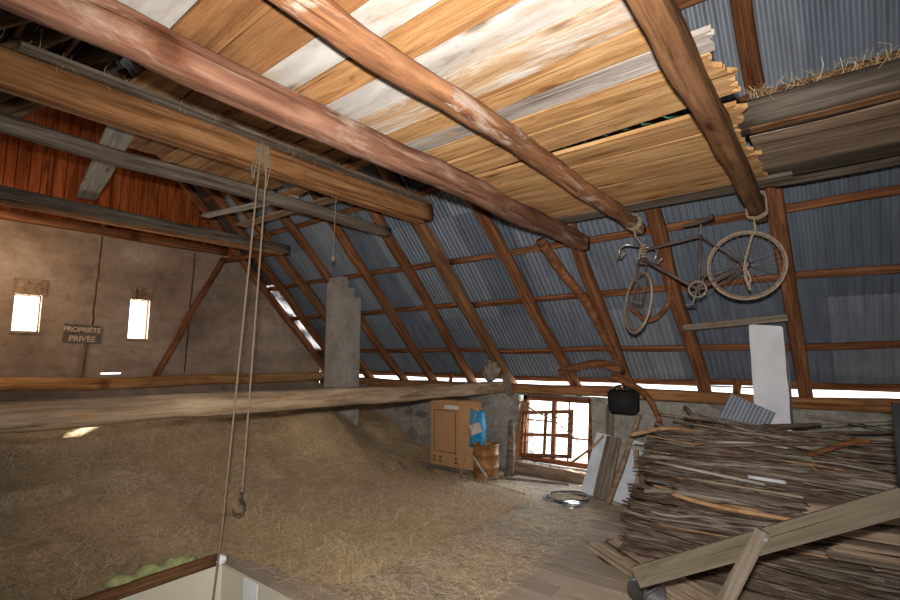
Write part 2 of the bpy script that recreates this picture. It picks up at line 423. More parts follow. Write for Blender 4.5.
# upper gable: vertical boards with dark joints
bm = bmesh.new(); y = -2.2; k = 0
while y < 7.2:
    w = .13 + .05 * RND.random(); top = min(zr(y + w / 2), zn(y + w / 2)) + .16
    if top > 4.05:
        d = RND.uniform(0, .02); box_into(bm, (XG - .06 - d, y, 3.9), (XG - .03 - d, y + w - .012, top))
    y += w
bmesh.ops.translate(bm, verts=bm.verts, vec=(0, 0, 0))
o = obj('wall_left_upper', bm, 'gable_board'); struct(o)
o.data.transform(Matrix.Rotation(radians(90), 4, 'Y').inverted()); o.rotation_euler = (0, radians(90), 0)  # boards' grain runs upward
bm = bmesh.new(); box_into(bm, (XG - .16, -2.3, 3.95), (XG - .12, 7.3, 6.9))
for co, no in clipG:
    bmesh.ops.bisect_plane(bm, geom=list(bm.verts) + list(bm.edges) + list(bm.faces), plane_co=co, plane_no=no, clear_outer=True)
struct(obj('wall_left_backing', bm, 'dark_roof'))
WE = (-4.28, -3.0, .15, 1.26)
us = [XG - .28, -4.28, -3.0, XE]
bm = wall_cells('Y', YW, YW + .5, us, [-2.6, .15, 1.26, 1.27], [WE])
struct(obj('wall_back', bm, 'stone'))
struct(obj('wall_front', wall_cells('Y', YN - .4, YN, [XG - .28, XE], [-2.6, 1.75], []), 'stone'))
struct(obj('wall_right', wall_cells('X', XE, XE + .3, [-2.35, 7.35], [-2.6, 7], [], clipG), 'plaster'))
# floor with the stair opening
HX0, HX1, HY0, HY1 = -4.62, -2.2, .35, 2.45
bm = bmesh.new(); lay = bm.loops.layers.color.new('tone') if False else None
tones = []; y = YN; rr = random.Random(3)
while y < 7.34:
    w = min(rr.uniform(.17, .27), 7.35 - y)
    if y < HY1 < y + w: w = HY1 - y
    if y < HY0 < y + w: w = HY0 - y
    xs = [XG]
    while xs[-1] < XE - 1: xs.append(min(XE, xs[-1] + rr.uniform(2.2, 4.2)))
    if xs[-1] < XE: xs.append(XE)
    segs = list(zip(xs, xs[1:]))
    if HY0 - .001 <= y < HY1 - .001:
        new = []
        for a, b in segs:
            if b <= HX0 or a >= HX1: new.append((a, b)); continue
            if a < HX0: new.append((a, HX0))
            if b > HX1: new.append((HX1, b))
        segs = new
    for a, b in segs:
        dz = rr.uniform(-.006, .004); g = .006 if rr.random() < .8 else .014
        n0 = len(bm.faces)
        box_into(bm, (a + .004, y + g / 2, -.05 + dz), (b - .004, y + w - g / 2, dz))
        t = rr.uniform(.72, 1.1); tones += [t] * 6
    y += w
me = to_me(bm, 'floor'); at = me.attributes.new('tone', 'FLOAT_COLOR', 'FACE')
for i, t in enumerate(tones): at.data[i].color = (t, t * rr.uniform(.97, 1), t * .98, 1)
struct(link('floor', me, 'floor'))
bm = bmesh.new()                                   # dark underlay below the boards, around the opening
for a, b, c, d in ((XG, HX0, YN, YW), (HX1, XE, YN, YW), (HX0, HX1, HY1, YW), (HX0, HX1, YN, HY0)): box_into(bm, (a, c, -.12), (b, d, -.062))
struct(obj('floor_underlay', bm, 'dark_floor'))
bm = bmesh.new(); box_into(bm, (XG, YN, -2.6), (XE, YW, -2.5)); struct(obj('floor_lower', bm, 'dark_floor'))
bm = bmesh.new(); box_into(bm, (-60, -50, -2.75), (50, 70, -2.62)); struct(obj('ground', bm, 'ground'))
# stair well lining
t = struct(obj('wall_stairwell_back', wall_cells('Y', HY1 - .03, HY1 - .005, [HX0 + .03, HX1], [-2.5, -.015], []), 'cream'))
t = struct(obj('wall_stairwell_left', wall_cells('X', HX0 + .005, HX0 + .03, [HY0, HY1 - .03], [-2.5, .0], []), 'cream'))
t = struct(obj('wall_stairwell_right', wall_cells('X', HX1 - .03, HX1 - .005, [HY0, HY1 - .03], [-2.5, -.015], []), 'cream'))
t = struct(obj('wall_stairwell_front', wall_cells('Y', HY0 + .005, HY0 + .03, [HX0 + .03, HX1 - .03], [-2.5, -.015], []), 'cream'))
bm = bmesh.new(); box_into(bm, (-4.20, HY1 - .036, -.55), (-3.98, HY1 - .031, -.016)); struct(obj('trim_6', bm, 'white_patch'))
timber('stair_edge_board', (HX0 + .05, .9, .045), (HX0 + .05, 2.36, .055), .05, .10, 'beam_brown', 'red-brown board edging the stair opening beside the hay', 'board', wob=.006)
# white filler lump on its end
bm = bmesh.new(); bmesh.ops.create_icosphere(bm, subdivisions=3, radius=.045)
for v in bm.verts: v.co *= 1 + .35 * noise.noise(v.co * 30)
o = obj('filler_lump', bm, 'white_patch', smooth=True); o.location = (HX0 + .06, 2.385, .05); tag(o, 'white lump of filler on the end of the red-brown edging board', 'filler')
# insulating foam behind it
bm = bmesh.new()
sweep(bm, [(HX0 - .03 + .02 * sin(i), 1.5 + i * .07, .10 + .02 * sin(i * 1.9)) for i in range(11)], [.02] + [.05 + .014 * sin(i * 2.3) for i in range(9)] + [.02], 12, noise_amp=.5)
o = obj('foam_bead', bm, 'foam', smooth=True); tag(o, 'yellow-green strip of foam between the hay and the edging board', 'foam')

# dark cracks in the gable plaster
def crack(name, y0, z0, y1, z1, seed):
    bm = bmesh.new(); n = 26; L = []
    for i in range(n + 1):
        s = i / n; w = .012 + .014 * abs(noise.noise(V((i * .6, seed, 0)))); c = y0 + (y1 - y0) * s + .018 * noise.noise(V((i * .3, seed, 4)))
        z = z0 + (z1 - z0) * s
        L.append([bm.verts.new((XG + dx, c + dy, z)) for dx, dy in ((0, -w), (.006, -w * .5), (.006, w * .5), (0, w))])
    for a, b in zip(L, L[1:]):
        for k in range(3): bm.faces.new((a[k], a[k + 1], b[k + 1], b[k]))
    struct(obj(name, bm, 'print'))
crack('trim_1', 2.68, 2.42, 2.72, 3.98, 1); crack('trim_2', 4.22, 1.6, 4.28, 3.95, 8)

# gable windows: frame, sill, boards over the head
for i, (a, b, c, d) in enumerate((W1, W2)):
    w = thing('window_%d' % (i + 1), None, None, (XG, (a + b) / 2, c)); w['kind'] = 'structure'
    bm = bmesh.new()
    for lo, hi in (((-.12, a - .01, c - .01), (-.08, a + .012, d + .01)), ((-.12, b - .012, c - .01), (-.08, b + .01, d + .01)), ((-.12, a, d - .012), (-.08, b, d + .01)), ((-.12, a, c - .01), (-.08, b, c + .012))):
        box_into(bm, (XG + lo[0], lo[1], lo[2]), (XG + hi[0], hi[1], hi[2]))
    o = obj('window_frame', bm, 'beam_brown', w); o.matrix_parent_inverse = Matrix.Translation(-w.location)
    bm = bmesh.new(); box_into(bm, (XG - .12, a - .02, c - .035), (XG + .03, b + .02, c - .004)); bevel_all(bm, .004)
    o = obj('window_sill', bm, 'tie', w); o.matrix_parent_inverse = Matrix.Translation(-w.location)
    bm = bmesh.new()
    if i == 0: box_into(bm, (XG - .02, a - .03, d), (XG + .035, b + .05, d + .25))
    else: box_into(bm, (XG - .02, a - .01, d), (XG + .012, b + .03, d + .22))
    bevel_all(bm, .005)
    o = obj('window_lintel', bm, 'tie' if i == 0 else 'board_brown', w); o.matrix_parent_inverse = Matrix.Translation(-w.location)
# ------------------------------------------------------------------ roof timbers
ORD = ['first', 'second', 'third', 'fourth', 'fifth', 'sixth', 'seventh', 'eighth', 'ninth', 'tenth', 'eleventh', 'twelfth', 'thirteenth', 'fourteenth']
raft = [ # X at eaves, X at ridge, w, h, mat, label
 (-9.66, -9.70, .11, .15, 'rafter', 'dark brown rafter lying against the plastered gable wall'),
 (-9.10, -9.02, .11, .15, 'rafter', 'thin red-brown rafter second from the gable wall'),
 (-8.25, -8.45, .19, .15, 'beam_brown', 'broad brown rafter just left of the grey block chimney'),
 (-7.2, -7.75, .13, .15, 'rafter', 'slanting rafter that passes behind the grey block chimney'),
 (-6.38, -6.42, .14, .15, 'rafter', 'red-brown rafter just right of the grey block chimney'),
 (-5.43, -5.38, .14, .15, 'rafter', 'red-brown rafter between the chimney and the big principal rafter'),
 (-4.58, -4.88, .21, .15, 'beam_brown', 'thick principal rafter rising from the end of the low tie beam'),
 (-3.32, -3.95, .15, .15, 'rafter', 'rafter that comes down above the broken window'),
 (-2.46, -2.54, .15, .15, 'rafter', 'crooked rafter meeting the end of the pinkish ceiling beam'),
 (-1.44, -1.56, .16, .15, 'rafter', 'rafter behind the front wheel of the hanging bicycle'),
 (-.30, -.42, .15, .15, 'rafter', 'rafter behind the rear wheel and beside the white chimney'),
]
for i, (xe, xr, w, h, m, lab) in enumerate(raft):
    timber('rafter', rf(xe, 7.62, h / 2), rf(xr, YR + .02, h / 2), w, h, m, lab, 'rafter', 'rafters of the metal roof slope', up=NF, wob=.02, power=4, rough=.06)
for i, x in enumerate((.85, 2.0, 3.1)):
    timber('rafter', rf(x, 7.62, .075), rf(x, YR + .02, .075), .15, .15, 'rafter', ORD[i] + ' rafter to the right of the white chimney', 'rafter', 'rafters of the metal roof slope', up=NF, wob=.02)
for i, x in enumerate((-9.65, -8.9, -8.0, -6.4, -5.4, -4.7, -3.6, -2.5, -1.5, -.4, .85, 2.0, 3.1)):
    timber('rafter', rn(x, YN - .2, .075), rn(x, YR - .02, .075), .13, .15, 'board_brown', 'dark rafter of the near roof slope, %s from the gable wall' % ORD[i], 'rafter', 'rafters of the near roof slope', up=NN, wob=.02)
BY = [7.47, 7.02, 6.31, 5.72, 4.89, 4.2, 3.5, 2.85]
seg = [(-9.72, -4.6), (-4.62, XE - .05)]
for i, y in enumerate(BY):
    for j, (a, b) in enumerate(seg):
        lab = '%s roof batten counted up from the eaves, %s half' % (ORD[i], ('gable', 'bicycle')[j])
        timber('roof_batten', rf(a, y + .02 * j, .175), rf(b, y - .03 * j, .175), .09, .045, 'rafter', lab, 'batten', 'battens under the metal roof', up=NF, wob=.012, power=6)
for i, y in enumerate((-1.8, -1.1, -.4, .3, 1.0, 1.7, 2.3)):
    timber('roof_batten', rn(XG + .05, y, .18), rn(XE - .05, y, .18), .08, .05, 'board_brown', '%s batten of the dark near roof slope, counted upward' % ORD[i], 'batten', 'battens of the near slope', up=NN, wob=.012)
# verge strip covers the slit beside the gable except low down
plank('verge_board', rf(-9.66, 5.66, .20), rf(-9.66, YR - .1, .20), 1.0, .02, 'board_dark', 'dark board closing the roof edge above the gable wall', 'board', up=NF)
plank('verge_board', rf(-9.66, 7.55, .20), rf(-9.66, 6.98, .20), 1.0, .02, 'board_dark', 'short dark board at the bottom of the roof edge by the gable', 'board', up=NF)
for i, (a, b) in enumerate(((7.0, 6.31), (6.33, 5.62))):  # translucent sheets added over the slit to glow as leaking daylight
    plank('leak_glow_sheet', rf(-9.66, a, .20), rf(-9.66, b, .20), 1.0, .004, 'glow_sheet', ('lower', 'upper')[i] + ' bright panel added for leaking light beside the gable wall', 'roof panel', up=NF, edge=0, warp=.01)
# wall plate and eaves pieces
timber('wall_plate', (XG + .02, YW + .12, 1.345), (XE - .02, YW + .12, 1.345), .24, .16, 'beam_orange', 'long orange timber plate on top of the stone wall under the eaves', 'beam', wob=.02)
timber('eaves_strip', (-9.6, YW + .30, 1.50), (XE - .1, YW + .30, 1.50), .03, .022, 'beam_orange', 'thin strip of wood running along the bright eaves gap', 'strip', wob=.012)
for i, (x, l) in enumerate(((-8.9, 'near the gable'), (-5.9, 'right of the grey chimney'), (-1.05, 'left of the white chimney'))):
    timber('eaves_block', (x, YW + .16, 1.42), (x + .02, YW + .20, 1.60), .10, .05, 'rafter', 'small upright block in the eaves gap ' + l, 'block', wob=.004)
# ------------------------------------------------------------------ collars and ties
timber('ceiling_beam', (-2.36, -1.6, 3.335), (-2.36, 5.72, 3.325), .17, .20, 'beam_red', 'thick pinkish-red ceiling beam at the left edge of the plank ceiling', 'beam', 'collar beams', wob=.02, power=3.2, rough=.06, step=.07)
timber('ceiling_beam', (-1.60, -1.6, 3.36), (-1.62, 5.62, 3.36), .14, .15, 'beam_peel', 'round ceiling beam with peeling bark under the middle of the planks', 'beam', 'collar beams', wob=.03, power=2.2, rough=.08, step=.07)
timber('ceiling_beam', (-.47, -1.6, 3.335), (-.47, 5.70, 3.335), .12, .20, 'beam_brown', 'brown ceiling beam under the broken right ends of the planks', 'beam', 'collar beams', wob=.008, power=6, rough=.05, step=.07)
timber('ceiling_beam', (1.9, -1.6, 3.335), (1.9, 5.70, 3.335), .12, .20, 'beam_brown', 'ceiling beam right of the bicycle rafters, carrying the dark boards', 'beam', 'collar beams')
timber('ceiling_beam', (-4.42, -1.2, 3.93), (-4.42, 5.12, 3.93), .17, .24, 'beam_orange', 'orange-brown upper beam that the long rope hangs from', 'beam', 'collar beams', wob=.015, power=6)
plank('nailed_lath', (-4.47, -1.0, 3.795), (-4.47, 5.0, 3.795), .11, .03, 'beam_orange', 'thin lighter lath nailed under the beam with the rope', 'lath')
timber('ceiling_beam', (-5.32, -1.2, 3.84), (-5.32, 5.22, 3.84), .13, .15, 'grey_wood', 'slim weathered grey beam beyond the rope', 'beam', 'collar beams', wob=.02, power=4)
timber('ceiling_beam', (-7.93, -1.2, 3.90), (-7.93, 5.15, 3.90), .15, .18, 'grey_wood', 'dark brown beam running before the top of the gable wall', 'beam', 'collar beams', wob=.015)
plank('nailed_lath', (-7.90, -1.0, 3.785), (-7.90, 5.0, 3.785), .14, .04, 'beam_orange', 'board under the beam nearest the gable wall, coloured orange as if lit', 'lath')  # orange puts the light on the beam's lower half into the colour
plank('grey_side_board', (-4.20, .6, 4.0), (-4.20, 4.9, 4.0), .12, .03, 'grey_wood', 'grey board lying along the right side of the rope beam', 'board')
timber('gable_plate', (XG + .07, -1.0, 4.04), (XG + .07, 4.86, 4.04), .13, .13, 'rafter', 'red-brown plate on the masonry below the gable boarding', 'beam')
timber('gable_brace', (XG + .07, 3.68, 1.56), (XG + .07, 4.82, 3.92), .10, .12, 'rafter', 'diagonal red-brown brace standing against the gable wall', 'brace', up=(1, 0, 0))
timber('gable_strut', (XG + .04, 4.86, 3.86), (-8.02, 5.02, 3.86), .09, .10, 'rafter', 'short level strut from the gable brace to the beam end', 'strut')
timber('tie_beam', (XG + .16, -2.3, 1.49), (XG + .16, 7.3, 1.44), .22, .20, 'plank_gold', 'sunlit orange tie beam at the foot of the gable wall', 'beam', wob=.02)
timber('tie_beam', (-4.60, -2.3, 1.52), (-4.60, 7.42, 1.38), .22, .235, 'tie', 'big pale hewn tie beam crossing above the hay', 'beam', wob=.02, power=4, taper=.18, step=.08)
for i, y in enumerate((2.2, 3.9)):
    timber('gable_block', (XG + .08, y + .5, 4.10), (XG + .08, y + .52, 4.28), .10, .08, 'rafter', 'short %s upright stub on the plate under the gable boarding' % ('left', 'right')[i], 'block')
# loose boards lying across the upper beams
plank('loose_board', (-7.75, 1.93, 3.965 + .06), (-4.55, 1.42, 3.99 + .1), .22, .03, 'pale_grey_wood', 'grey weathered plank lying slantwise across the two upper beams', 'board')
plank('loose_board', (-7.30, 3.30, 4.01), (-5.25, 3.48, 3.935), .12, .03, 'pale_grey_wood', 'narrow pale board just left of the rope, across the upper beams', 'board')
plank('loose_board', (-7.40, 3.90, 4.01), (-4.30, 4.14, 4.07), .17, .03, 'tie', 'broad pale board right of the rope, across the upper beams', 'board')
plank('loose_board', (-5.55, 3.42, 3.945), (-2.95, 3.42, 4.08), .13, .04, 'beam_orange', 'orange board crossing the rope beam at the end of the upper deck', 'board')
# upper deck planks
ud = [(1.28, 1.62, 'plank_gold', -4.9), (1.64, 2.02, 'plank_brown', -5.38), (2.04, 2.40, 'plank_gold', -5.45), (2.42, 2.72, 'plank_brown', -5.5), (2.74, 3.06, 'plank_gold', -5.48), (3.08, 3.34, 'plank_brown', -5.52)]
for i, (a, b, m, x0) in enumerate(ud):
    x0 -= .22
    plank('upper_deck_plank', (x0, (a + b) / 2, 4.075), (-3.85, (a + b) / 2, 4.085), b - a, .035, m, '%s orange plank of the small upper deck left of the rope, nearest first' % ORD[i], 'plank', 'upper deck planks', jag0=.05)
# main deck planks
dk = [(.20, .50, 'plank_brown', 'brown ceiling plank nearest the camera'),
 (.51, .83, 'plank_white', 'whitewashed ceiling plank crossing the top left of the pinkish beam'),
 (.84, 1.06, 'plank_brown', 'rich brown ceiling plank right after the first whitewashed one'),
 (1.07, 1.30, 'plank_brown', 'rich brown ceiling plank before the second whitewashed one'),
 (1.31, 1.51, 'plank_white', 'whitewashed ceiling plank edged by the long black gap'),
 (1.525, 1.73, 'plank_gold', 'tan ceiling plank between two whitewashed planks'),
 (1.735, 1.96, 'plank_white', 'pale whitewashed ceiling plank in the middle of the deck'),
 (1.965, 2.24, 'plank_mixed', 'tan ceiling plank with flaking white patches'),
 (2.245, 2.45, 'plank_tan', 'tan ceiling plank with a dark red stain'),
 (2.455, 2.64, 'plank_grey', 'grey-white ceiling plank before the golden ones'),
 (2.65, 2.88, 'plank_tan', 'golden ceiling plank just past the grey-white one'),
 (2.885, 3.20, 'plank_tan', 'golden ceiling plank before the open gap with green netting'),
 (3.33, 3.62, 'plank_tan', 'golden ceiling plank just beyond the open gap'),
 (3.625, 3.93, 'plank_tan', 'second golden ceiling plank beyond the open gap'),
 (3.935, 4.24, 'plank_tan', 'third golden ceiling plank beyond the open gap'),
 (4.245, 4.55, 'plank_tan', 'fourth golden ceiling plank beyond the open gap'),
 (4.555, 4.90, 'plank_tan', 'last golden ceiling plank before the grey edge board'),
 (4.91, 5.16, 'grey_wood', 'grey weathered board at the far edge of the plank ceiling')]
for i, (a, b, m, lab) in enumerate(dk):
    x1 = (-.46 if i < 9 else -.38) + RND.uniform(-.04, .03)
    if i == 11: x1 = -.34
    if i == 17: x1 = -.16
    plank('ceiling_plank', (-2.62 + RND.uniform(-.08, .05), (a + b) / 2 + (.03 if i < 9 else .07 if i == 11 else 0), 3.458), (x1, (a + b) / 2 - (.02 if i < 9 else .03 if i == 11 else 0), 3.458 + RND.uniform(0, .008)), b - a, .03, m, lab, 'plank', 'planks of the ceiling deck', jag1=.05, jag0=.04)
# dark boards to the right
timber('grey_roof_beam', (-.40, 3.80, 3.555), (3.0, 3.80, 3.565), .24, .19, 'board_dark', 'heavy dark beam at upper right with hay on top', 'beam', wob=.015, power=7)
plank('lit_edge_strip', (-.34, 3.80, 3.462), (2.9, 3.84, 3.462), .10, .02, 'beam_brown', 'reddish strip coloured as the lit lower edge of the dark upper-right beam', 'lath')  # reddish colour paints the light along the beam's bottom edge
rb = [(3.98, 4.36, 'board_brown', 'brown weathered board right under the dark upper-right beam'), (4.37, 4.74, 'board_brown', 'streaky brown board, second beyond the dark upper-right beam'), (4.75, 5.05, 'board_dark', 'dark board at the far edge above the rear bicycle wheel')]
for a, b, m, lab in rb:
    plank('side_board', (-.40 + RND.uniform(0, .05), (a + b) / 2, 3.495), (3.0, (a + b) / 2 - .08, 3.455), b - a, .03, m, lab, 'board', 'boards right of the plank ceiling')
timber('side_rail', (-.3, 5.13, 3.47), (3.0, 5.04, 3.44), .06, .07, 'board_dark', 'narrow rail closing the boards at the far right edge', 'rail')

# ------------------------------------------------------------------ poles near the roof
def pole(name, pts, r, mat, label, cat='pole', sides=10, amp=.25, parent=None, group=None):
    bm = bmesh.new(); pts = [V(p) for p in pts]
    # smooth the polyline
    out = []
    for i in range(len(pts) - 1):
        p0 = pts[max(i - 1, 0)]; p1 = pts[i]; p2 = pts[i + 1]; p3 = pts[min(i + 2, len(pts) - 1)]
        for k in range(6):
            t = k / 6
            out.append(.5 * ((2 * p1) + (p2 - p0) * t + (2 * p0 - 5 * p1 + 4 * p2 - p3) * t * t + (-p0 + 3 * p1 - 3 * p2 + p3) * t ** 3))
    out.append(pts[-1]); n = len(out)
    rr_ = [r[0] + (r[1] - r[0]) * i / (n - 1) for i in range(n)] if hasattr(r, '__len__') else [r] * n
    o0 = out[0].copy(); out = [p - o0 for p in out]
    sweep(bm, out, rr_, sides, noise_amp=amp, seed=len(pts) + r[0] * 100 if hasattr(r, '__len__') else 3)
    o = obj(name, bm, mat, parent, True); o.location = o0
    if label: tag(o, label, cat, group)
    return o
pole('crooked_pole', [rf(-2.85, 5.55, -.07), rf(-2.75, 5.9, -.05), rf(-2.58, 6.3, -.03), rf(-2.50, 6.7, -.06), rf(-2.42, 7.2, -.06)], (.07, .045), 'rafter', 'crooked pole fixed along the rafter left of the bicycle')
pole('eaves_branch', [(-3.35, 6.98, 1.66), (-3.0, 6.98, 1.76), (-2.7, 6.97, 1.80), (-2.38, 6.95, 1.72)], (.05, .065), 'rafter', 'short bent log under the rafters above the broken window', 'log')
pole('bent_root', [(-2.48, 6.85, 1.62), (-2.2, 6.82, 1.52), (-2.0, 6.8, 1.38), (-1.87, 6.8, 1.12), (-1.80, 6.78, .8)], (.05, .03), 'rafter', 'bent dark root curving down to the wood pile', 'branch')
pole('low_branch', [rf(-2.0, 6.35, -.10), rf(-1.8, 6.5, -.12), rf(-1.55, 6.35, -.08), rf(-1.45, 6.05, -.06)], (.035, .028), 'rafter', 'curved branch below the front bicycle wheel, tied to the roof', 'branch')
plank('tie_end_board', (-4.42, 7.12, 1.60), (-4.32, 7.16, 1.25), .13, .03, 'grey_wood', 'short grey board nailed to the end of the pale tie beam', 'board', up=(0, 1, 0))
bm = bmesh.new(); bmesh.ops.create_icosphere(bm, subdivisions=4, radius=1)
for v in bm.verts:
    n_ = v.co.normalized(); v.co = V((n_.x * .15, n_.y * .10, n_.z * .17)) * (1 + .35 * noise.noise(n_ * 2.2) + .15 * noise.noise(n_ * 7))
o = obj('rag_bundle', bm, 'rag', smooth=True); o.location = (-4.62, 7.0, 1.66); tag(o, 'dirty grey rag bundle stuffed at the foot of the principal rafter', 'rag')

# ------------------------------------------------------------------ chimneys
bm = bmesh.new()
cols = [(5.68, 5.86, 3.38), (5.86, 6.02, 3.19), (6.02, 6.18, 3.03)]
for a, b, zt in cols:
    z = 0; k = 0
    while z < zt - .01:
        z2 = zt; j = .004 * noise.noise(V((a * 9, z * 9, 0)))
        box_into(bm, (-7.44 + j, a, z), (-7.02 + j, b, z2)); z = z2
bevel_all(bm, .012, 2)
tag(obj('block_chimney', bm, 'concrete'), 'grey concrete block chimney with a stepped top behind the tie beam', 'chimney')
bm = bmesh.new(); nz = 24; prev = None
for i in range(nz + 1):
    z = 2.26 * i / nz; w0 = -.75 + .012 * noise.noise(V((z * 3, 1, 0))); w1 = -.42 + .012 * noise.noise(V((z * 3, 5, 0))) + .03 * max(0, 1.25 - z)
    y0 = 6.56 + .012 * noise.noise(V((z * 3, 9, 0))); y1 = 6.72 if z > 1.9 else 7.0
    top = 0 if i < nz else .02
    ring = [bm.verts.new(p) for p in ((w0, y0, z + top), (w1, y0, z - top), (w1, y1, z - top), (w0, y1, z))]
    if prev:
        for k in range(4): bm.faces.new((prev[k], prev[(k + 1) % 4], ring[(k + 1) % 4], ring[k]))
    prev = ring
bm.faces.new(prev)
bmesh.ops.bevel(bm, geom=[e for e in bm.edges if abs(e.verts[0].co.z - e.verts[1].co.z) > .05 or e.verts[0].co.z > 2.2], offset=.012, segments=2, affect='EDGES')
tag(obj('white_chimney', bm, 'white_paint'), 'whitewashed chimney stack rising behind the wood pile to the roof', 'chimney')
plank('chimney_board', (-1.45, 6.62, 2.26), (-.36, 6.50, 2.33), .10, .07, 'grey_wood', 'short weathered board over the top of the white chimney', 'board')

# ------------------------------------------------------------------ eaves window
w = thing('window_3', None, None, (-3.64, YW + .1, .15)); w['kind'] = 'structure'
inv = Matrix.Translation(-w.location)
def wpart(name, boxes, mat, shear=.0, y=YW + .08, parent=w, inv=inv, bev=.004):
    bm = bmesh.new()
    for x0, x1, z0, z1, t in boxes: box_into(bm, (x0, y - t / 2, z0), (x1, y + t / 2, z1))
    bevel_all(bm, bev)
    for v in bm.verts: v.co.x += shear * (v.co.z - .7)
    o = obj(name, bm, mat, parent); o.matrix_parent_inverse = inv
    return o
wpart('window_frame', [(-4.25, -4.17, .17, 1.25, .08), (-3.09, -3.02, .17, 1.25, .08), (-4.25, -3.06, 1.17, 1.262, .08), (-4.17, -3.09, .17, .25, .08), (-3.72, -3.65, .25, 1.17, .07)], 'rafter', .06)
wpart('glazing_bars', [(-3.44, -3.415, .25, 1.17, .03), (-4.17, -3.72, .83, .855, .03), (-3.65, -3.09, .60, .625, .03)], 'rafter', .06)
# casement leaning in front, skewed
c_ = thing('leaning_casement', 'brown wooden window sash leaning crooked in front of the window opening', 'window sash', (-3.72, YW - .16, .30))
ci = Matrix.Translation(-c_.location)
wpart('sash_frame', [(-4.16, -4.11, .30, 1.04, .04), (-3.30, -3.24, .30, 1.04, .04), (-4.11, -3.30, .98, 1.04, .04), (-4.11, -3.30, .30, .36, .04)], 'rafter', .14, YW - .12, c_, ci)
wpart('sash_bar', [(-3.74, -3.69, .36, .98, .035)], 'rafter', .14, YW - .12, c_, ci)
wpart('sash_bar', [(-4.11, -3.30, .63, .68, .035)], 'rafter', .14, YW - .12, c_, ci)
c_.rotation_euler = (radians(-3), radians(-5), 0)
bm = bmesh.new()
for k in range(8):
    x = -4.2 + k * .145; sweep(bm, [(x, YW - .2, .18), (x + .10, YW - .19, 1.22)], .0035, 5)
for k in range(7):
    z = .24 + k * .15; sweep(bm, [(-4.24, YW - .2, z), (-3.10, YW - .2, z - .05)], .003, 5)
tag(obj('wire_mesh', bm, 'wire'), 'thin rusty wire mesh hung before the broken window', 'mesh')
plank('reveal_board', (-4.36, YW - .02, .20), (-4.12, YW - .06, 1.15), .14, .03, 'beam_orange', 'light orange board slanting up the left side of the window', 'board', up=(.4, -1, 0))
plank('sill_timber', (-4.3, YW - .08, .10), (-3.0, YW - .08, .06), .14, .16, 'board_brown', 'dark brown timber lying under the broken window', 'timber')
pole('window_stick', [(-4.28, YW - .25, 1.24), (-3.9, YW - .26, 1.06), (-3.45, YW - .28, .88), (-3.10, YW - .26, .62)], (.014, .008), 'stick_tan', 'thin stick slanting across the window from upper left', 'stick')
pole('window_stick', [(-3.6, YW - .3, 1.0), (-3.35, YW - .3, .93), (-3.12, YW - .3, .75)], (.008, .006), 'stick', 'short dark twig at the right side of the window', 'stick')
pole('window_stick', [(-3.15, 6.9, .35), (-2.8, 6.85, .62), (-2.62, 6.82, .80)], (.02, .016), 'stick_tan', 'pale stick leaning to the right beside the window', 'stick')
# ------------------------------------------------------------------ things along the back wall
t = thing('cardboard_box', 'tall cardboard box with brown printed outline standing against the stone wall', 'box', (-5.22, 6.93, 0))
t.scale = (1.12, 1, 1.0)
bm = bmesh.new(); box_into(bm, (-.40, -.28, .02), (.18, .22, 1.16)); bevel_all(bm, .008); obj('box_body', bm, 'cardboard', t)
bm = bmesh.new(); box_into(bm, (.185, -.30, .06), (.55, -.285, 1.16), rot=Matrix.Rotation(radians(14), 3, 'Z')); bevel_all(bm, .003); obj('box_flap', bm, 'cardboard', t)
bm = bmesh.new()
for a in ((-.33, -.325, .30, .98), (.085, .09, .26, .96)): box_into(bm, (a[0], -.283, a[2]), (a[1] + .008, -.281, a[3]))
for a in ((-.33, .09, .975, .988), (-.33, .09, .28, .293)): box_into(bm, (a[0], -.283, a[2]), (a[1], -.281, a[3]))
for x in (-.32, -.20, .10):
    bmesh.ops.create_cone(bm, cap_ends=True, segments=12, radius1=.022, radius2=.022, depth=.003, matrix=Matrix.Translation((x, -.282, .13)) @ Matrix.Rotation(pi / 2, 4, 'X'))
    box_into(bm, (x - .02, -.283, .17), (x + .02, -.281, .21))
obj('printed_outline', bm, 'print', t)
bm = bmesh.new(); box_into(bm, (-.12, -.284, 1.01), (.30, -.2805, 1.075)); obj('tape', bm, 'tape', t)
t = thing('blue_bag', 'blue plastic bag with a pale label beside the cardboard box', 'bag', (-4.66, 6.66, .42))
bm = bmesh.new(); bmesh.ops.create_cube(bm, size=1.0); bmesh.ops.subdivide_edges(bm, edges=bm.edges, cuts=6, use_grid_fill=True)
for v in bm.verts:
    c = v.co; k = 1 - .25 * max(0, c.z) ** 1.0; v.co = V((c.x * .26 * k, c.y * .12 * (1.1 - abs(c.z) * .8), c.z * .58 + .3)) * (1 + .10 * noise.noise(c * 4))
obj('bag_body', bm, 'blue', t, True)
bm = bmesh.new(); box_into(bm, (-.10, -.078, .24), (.12, -.074, .40), rot=Matrix.Rotation(radians(-20), 3, 'Y')); obj('bag_label', bm, 'blue_pale', t)
t = thing('storage_crate', 'low brown crate that the blue bag rests on', 'crate', (-4.66, 6.80, 0))
bm = bmesh.new()
for z in (.02, .15, .28): box_into(bm, (-.2, -.12, z), (.2, -.10, z + .11)); box_into(bm, (-.2, .10, z), (.2, .12, z + .11))
for x in (-.2, .18): box_into(bm, (x, -.10, .02), (x + .02, .10, .39))
box_into(bm, (-.2, -.12, .395), (.2, .12, .41)); obj('crate_body', bm, 'board_brown', t)
t = thing('rusty_drum', 'rusty orange metal drum standing left of the window', 'drum', (-4.41, 6.52, 0))
